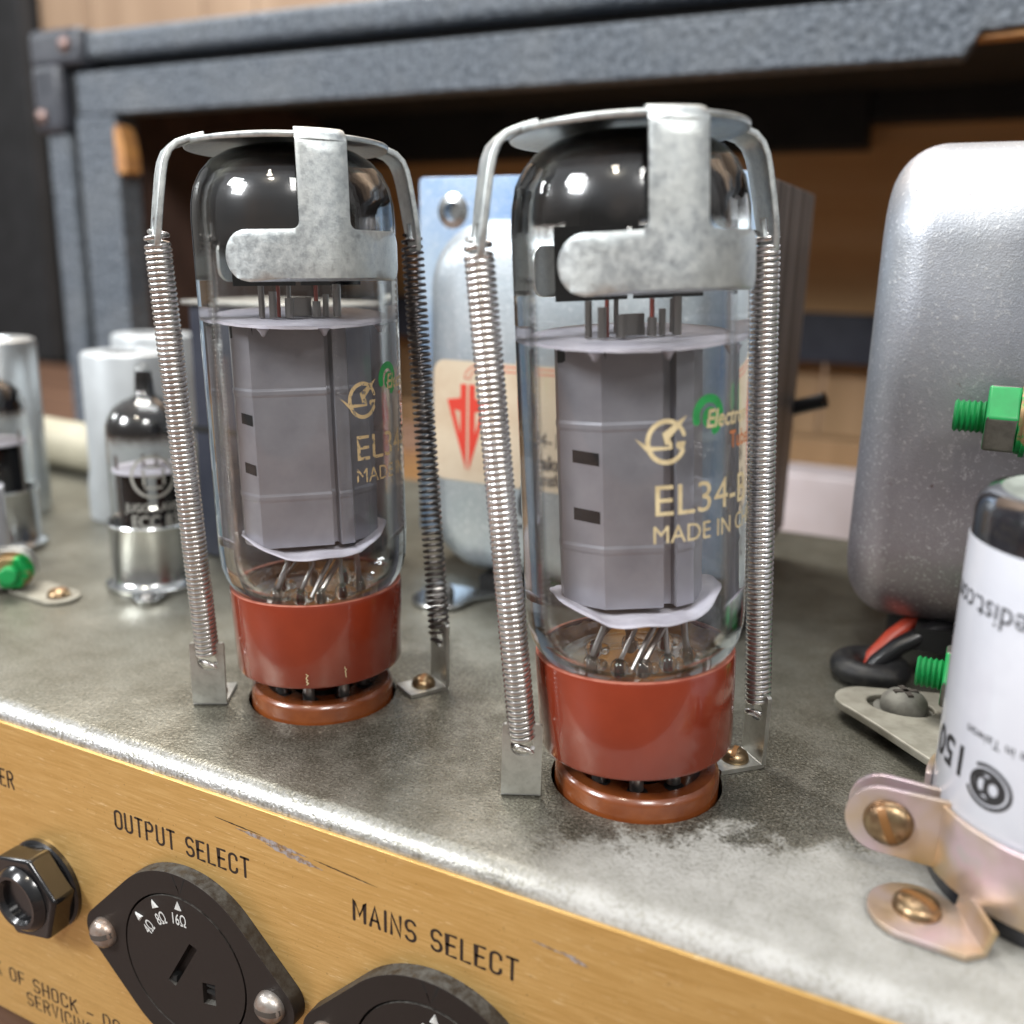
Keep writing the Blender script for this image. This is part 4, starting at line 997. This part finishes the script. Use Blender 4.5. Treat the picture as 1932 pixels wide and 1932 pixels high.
for a in (.5, .5+pi/2):
    Mz = Matrix.Translation((38.6, 47.5, 0)) @ Matrix.Rotation(a, 4, 'Z'); b.box(-2.3, 2.3, -.55, .55, 6.6, 7.32, Mz)
b.build('cross_slot', 'screw_slot', s_)
b = MB(); b.lathe([(7.5, .1), (8.0, 1.2), (8.0, 9.5), (6.5, 11)], 36, Matrix.Translation((38.5, 98, 0))); b.build('rubber_foot', 'rubber', mt)
b = MB(); b.box(38, 54, 70, 150, 7.5, 12.2); b.build('under_frame', 'hole', mt)
# rubber grommet and the two leads
g = MB(); g.lathe([(5.2+2.9*cos(a)*1.0+0.3, 2.6+2.7*sin(a)) for a in [2*pi*k/18 for k in range(19)]], 48, Matrix.Translation((GR[0], GR[1], 0)))
tag(g.build('grommet', 'rubber', smooth=60), 'dusty black rubber grommet ring with two wires passing through it', 'grommet')
w = MB(); w.tube([(29.0, 69.5, -5), (29.2, 69.8, 0), (30.4, 71, 4), (33.4, 74.2, 8.0), (37.2, 78, 11.2), (41, 82, 13.0), (44, 86, 13)], 1.75, 14)
tag(w.build('red_wire', 'red_wire', smooth=60), 'red insulated wire rising from the grommet under the large transformer', 'wire')
w = MB(); w.tube([(29.4, 66.6, -5), (29.8, 66.8, 0), (31.5, 67.6, 4), (35.2, 69.5, 7.8), (39.4, 72, 10.4), (43.6, 75, 12.2), (47, 78, 12.4)], 1.95, 14)
tag(w.build('black_wire', 'black_wire', smooth=60), 'black insulated wire leaning over the red wire at the grommet', 'wire')
w = MB(); w.tube([(-12, 150, 44), (-2, 149, 47.5), (3.6, 148, 49.5)], 2.3, 14)
tag(w.build('cable', 'black_wire', smooth=60), 'short dark cable sticking out behind the right spring', 'cable')

# ------------------------------------------------------------------ right filter capacitor in its clamp
CC = (64.0, 4.0); CR = 18.8
cp = thing('filter_capacitor', 'white sleeved capacitor with black top and upside down print at the right edge', 'capacitor', (CC[0], CC[1], 0), (0, 0, 0), 'white sleeved filter capacitors')
MB().lathe([(0, .2), (CR-.5, .2), (CR-.4, 13)], 64).build('lower_case', 'black_sleeve', cp)
slv = MB().lathe([(CR-.3, 3.4), (CR, 4), (CR, 51.4), (CR-.1, 51.6)], 96).build('sleeve', 'sleeve', cp)
MB().lathe([(CR-.1, 51.6), (CR-.15, 55.2), (CR-.6, 56.6), (CR-1.8, 57.8), (CR-3.2, 58.1)], 64).build('black_band', 'black_sleeve', cp)
MB().lathe([(CR-3.2, 58.1), (CR-4.4, 57.4), (0, 57.4)], 64).build('top_seal', 'cap_top', cp)
az_v = atan2(CAMP.y-CC[1], CAMP.x-CC[0])
def sleeve_print(txt, az_c, z, h, sx, bold, mat='black_print', kind='lettering'):
    """upside down lettering: reads from right to left with its feet up"""
    v, f, (x0, x1) = font_text(txt, h, sx, bold); v, f = refine([(-(p[0]-(x0+x1)/2), -p[1]) for p in v], f, 1.4)
    fn = wrap(CR+.06, az_c); bb = MB(); bb.add([fn(p[0], z+p[1]) for p in v], f); bb.build(kind, mat, slv, smooth=60)
sleeve_print('www.tubedist.com', az_v+radians(-27), 44.8, 3.4, 1.0, .0)
sleeve_print('Made in Taiwan', az_v+radians(-28), 27.2, 1.5, 1.0, .0)
sleeve_print('150', az_v+radians(-60), 23.4, 4.6, 1.0, .02)
fn = wrap(CR+.06, az_v+radians(-33)); b = MB()
for v, f in (ribbon([(3.5*cos(radians(q)), 2.9*sin(radians(q))) for q in range(-150, 130, 8)], .26), ribbon([(2.5*cos(q*2*pi/40), 2.0*sin(q*2*pi/40)) for q in range(40)], .36, True), ribbon([(-.9+.85*cos(q*2*pi/24), 1.2*sin(q*2*pi/24)) for q in range(24)], .3, True), ribbon([(1.0+1.15*cos(q*2*pi/24), 1.3*sin(q*2*pi/24)) for q in range(24)], .42, True)):
    v, f = refine(v, f, 1.2); b.add([fn(p[0], 20.2+p[1]) for p in v], f)
b.build('emblem', 'black_print', slv, smooth=60)
cl = thing('capacitor_clamp', 'iridescent pinkish steel clamp with two brass screws around the right capacitor', 'clamp', (CC[0], CC[1], 0))
b = MB(); R2 = CR+.55; a_e = radians(210)
for rr in (R2,):
    na = 60; V = []; F = []
    for k in range(na+1):
        a = a_e+(2*pi-radians(26))*k/na; V += [(rr*cos(a), rr*sin(a), 3.4), (rr*cos(a), rr*sin(a), 13.8)]
    for k in range(na): F.append((2*k, 2*k+1, 2*k+3, 2*k+2))
    b.add(V, F)
b.build('band', 'iri', cl, smooth=60, solid=.9, bevel=.15)
# ears: near one faces the lens with a brass screw, far one behind it
Pn = Vector((R2*cos(a_e), R2*sin(a_e), 0)); dirn = Vector((-.93, .10, 0)).normalized()
for off, mm in ((0, 'iri'), (3.0, 'iri')):
    e = MB(); Me = frame(Pn+Vector((.3, off, 0)), (0.10, -.99, 0), (-.99, -.10, 0))
    zs = (lambda z: z)
    o = [(-.6, 3.8), (7.6, 4.0)]+arcpts(8.2, 9.2, 5.2, 5.2, -90, 90, 14)+[(7.6, 14.4), (-.6, 14.4)]
    # local y of frame is up or down; build directly in world axes
    xa = Vector((-.985, .06 if off else -.02, 0)); V, F = fill2d([o])
    q = MB(); P0 = Pn+Vector((.3, off, 0)); q.add([tuple(P0+xa*p[0]+Vector((0, 0, p[1]))) for p in V], F); q.build('ear', mm, cl, smooth=0, solid=.9, bevel=.25)
P0 = Pn+Vector((.3, 0, 0)); sc_ = P0+Vector((-.985, -.02, 0))*7.3+Vector((0, -.45, 9.2))
slot_screw(cl, frame(sc_, (.02, -1, 0)), 3.5, 2.0, 'brass', 'slot', ang=-1.15)
b = MB(); fx, fy = 46.0-CC[0], -13.6-CC[1]
o = arcpts(fx-.6, fy, 6.2, 6.2, 60, 255, 18)+[(fx+6.0, fy-6.6), (fx+8.2, fy-4.6), (fx+4.5, fy+4.2)]
V, F = fill2d([o]); b.add([(p[0], p[1], .75) for p in V], F); b.add([(fx+8.2, fy-4.6, .75), (fx+4.5, fy+4.2, .75), (fx+5.3, fy+4.5, 4.2), (fx+9.0, fy-4.3, 4.2)], [(0, 1, 2, 3)])
b.build('foot', 'iri', cl, smooth=0, solid=.9, bevel=.25)
slot_screw(cl, Matrix.Translation((fx-.4, fy+.6, 1.2)), 3.3, 1.9, 'brass', 'slot', ang=-.5)

# ------------------------------------------------------------------ amplifier cabinet behind
cab = thing('amplifier_cabinet', 'empty blue grey vinyl covered amplifier cabinet standing open behind the chassis', 'cabinet', (0, 250, -78))
ZB = 78                                                   # table to chassis level
def cbox(name, mat, x0, x1, y0, y1, z0, z1, bev=2., parent=cab):
    return MB().box(x0, x1, y0, y1, z0+ZB, z1+ZB).build(name, mat, parent, bevel=bev, seg=3)
cbox('top_panel', 'tolex', -444, 330, 2, 232, 186.2, 200.5, 4)
o = [(-414, 179.6), (-414, 158.2), (22.5, 158.6), (27.5, 166.6), (60, 168.4), (330, 168.4), (330, 179.6)]
b = MB(); b.prism([(p[0], p[1]+ZB) for p in o], -12.5, 0, frame((0, 0, 0), (0, -1, 0), (1, 0, 0))); b.build('rear_rail', 'tolex', cab, bevel=.8)
cbox('piping', 'piping', -420, 330, 13, 20, 178, 187.5, .5)
b = MB(); b.prism([(p[0], p[1]+ZB) for p in [(25, 164.6), (28.2, 167.2), (60, 169), (120, 169), (120, 165.4), (60, 165.5)]], -12, -3, frame((0, 0, 0), (0, -1, 0), (1, 0, 0))); b.build('torn_edge', 'ply_raw', cab)
cbox('side_panel', 'tolex', -444, -426, 2, 232, -76, 184.2, 3)
cbox('side_stile', 'tolex', -417, -388, 0, 16, -76, 158, 1.2)
cbox('piping', 'piping', -426.2, -416.8, 5, 14, -76, 181, .5)
cbox('side_lining', 'shaded_ply', -425.5, -402, 17, 226, -60, 182, .5)
b = MB(); b.prism([(p[0], p[1]+ZB) for p in [(-388.6, 150), (-386, 153), (-383.5, 148), (-381.8, 140), (-381.2, 129), (-386, 127.6), (-388.4, 131)]], -10, .6, frame((0, 0, 0), (0, -1, 0), (1, 0, 0))); b.build('torn_edge', 'ply_raw', cab, bevel=.4)
cbox('side_panel', 'tolex', 312, 330, 2, 232, -76, 184.2, 3)
cbox('bottom_panel', 'ply', -426, 312, 17, 232, -76, -58, .5)
cbox('baffle', 'ply', -402, 312, 220, 231, 33.5, 200, .5)
cbox('inner_batten', 'black_cloth', -402, -32, 196, 219.5, 152.5, 184, 1)
cbox('inner_batten', 'black_cloth', -32, 312, 200, 219.5, 166, 184, 1)
cbox('top_lining', 'black_cloth', -402, 312, 17, 219, 182, 184.4, .2)
cbox('front_rail', 'navy', -402, 312, 205, 231, 32, 61.5, 2)
for xa, xb in ((-402, -200), (-199, -46.5), (-44.5, 90), (91, 312)): cbox('lower_board', 'tan_wood', xa, xb, 224, 231, -14, 31.8, .5)
cbox('ledge', 'tan_wood', -402, 312, 205, 231, -30, -13, 1)
# corner protector with rivets
b = MB(); 
b.box(-447, -406, -2.4, 26, 183+ZB, 202.5+ZB); b.box(-447, -424, -2.4, 26, 150+ZB, 186+ZB)
co = b.build('corner_protector', 'corner', cab, bevel=4, seg=4)
for px, pz in ((-417.5, 193.5), (-440.0, 158.5)):
    q = MB(); q.lathe([(4.2, 0), (4.0, 1.2), (2.6, 2.4), (0, 2.9)], 20, frame((px, -2.3, pz+ZB), (0, -1, 0))); q.build('rivet', 'rivet', co)
cx = MB(); cx.box(-150, 60, 300, 326, -57.8, -4); tag(cx.build('white_carton', 'carton', bevel=1.5), 'white card box inside the cabinet, glimpsed between the two transformers', 'box')
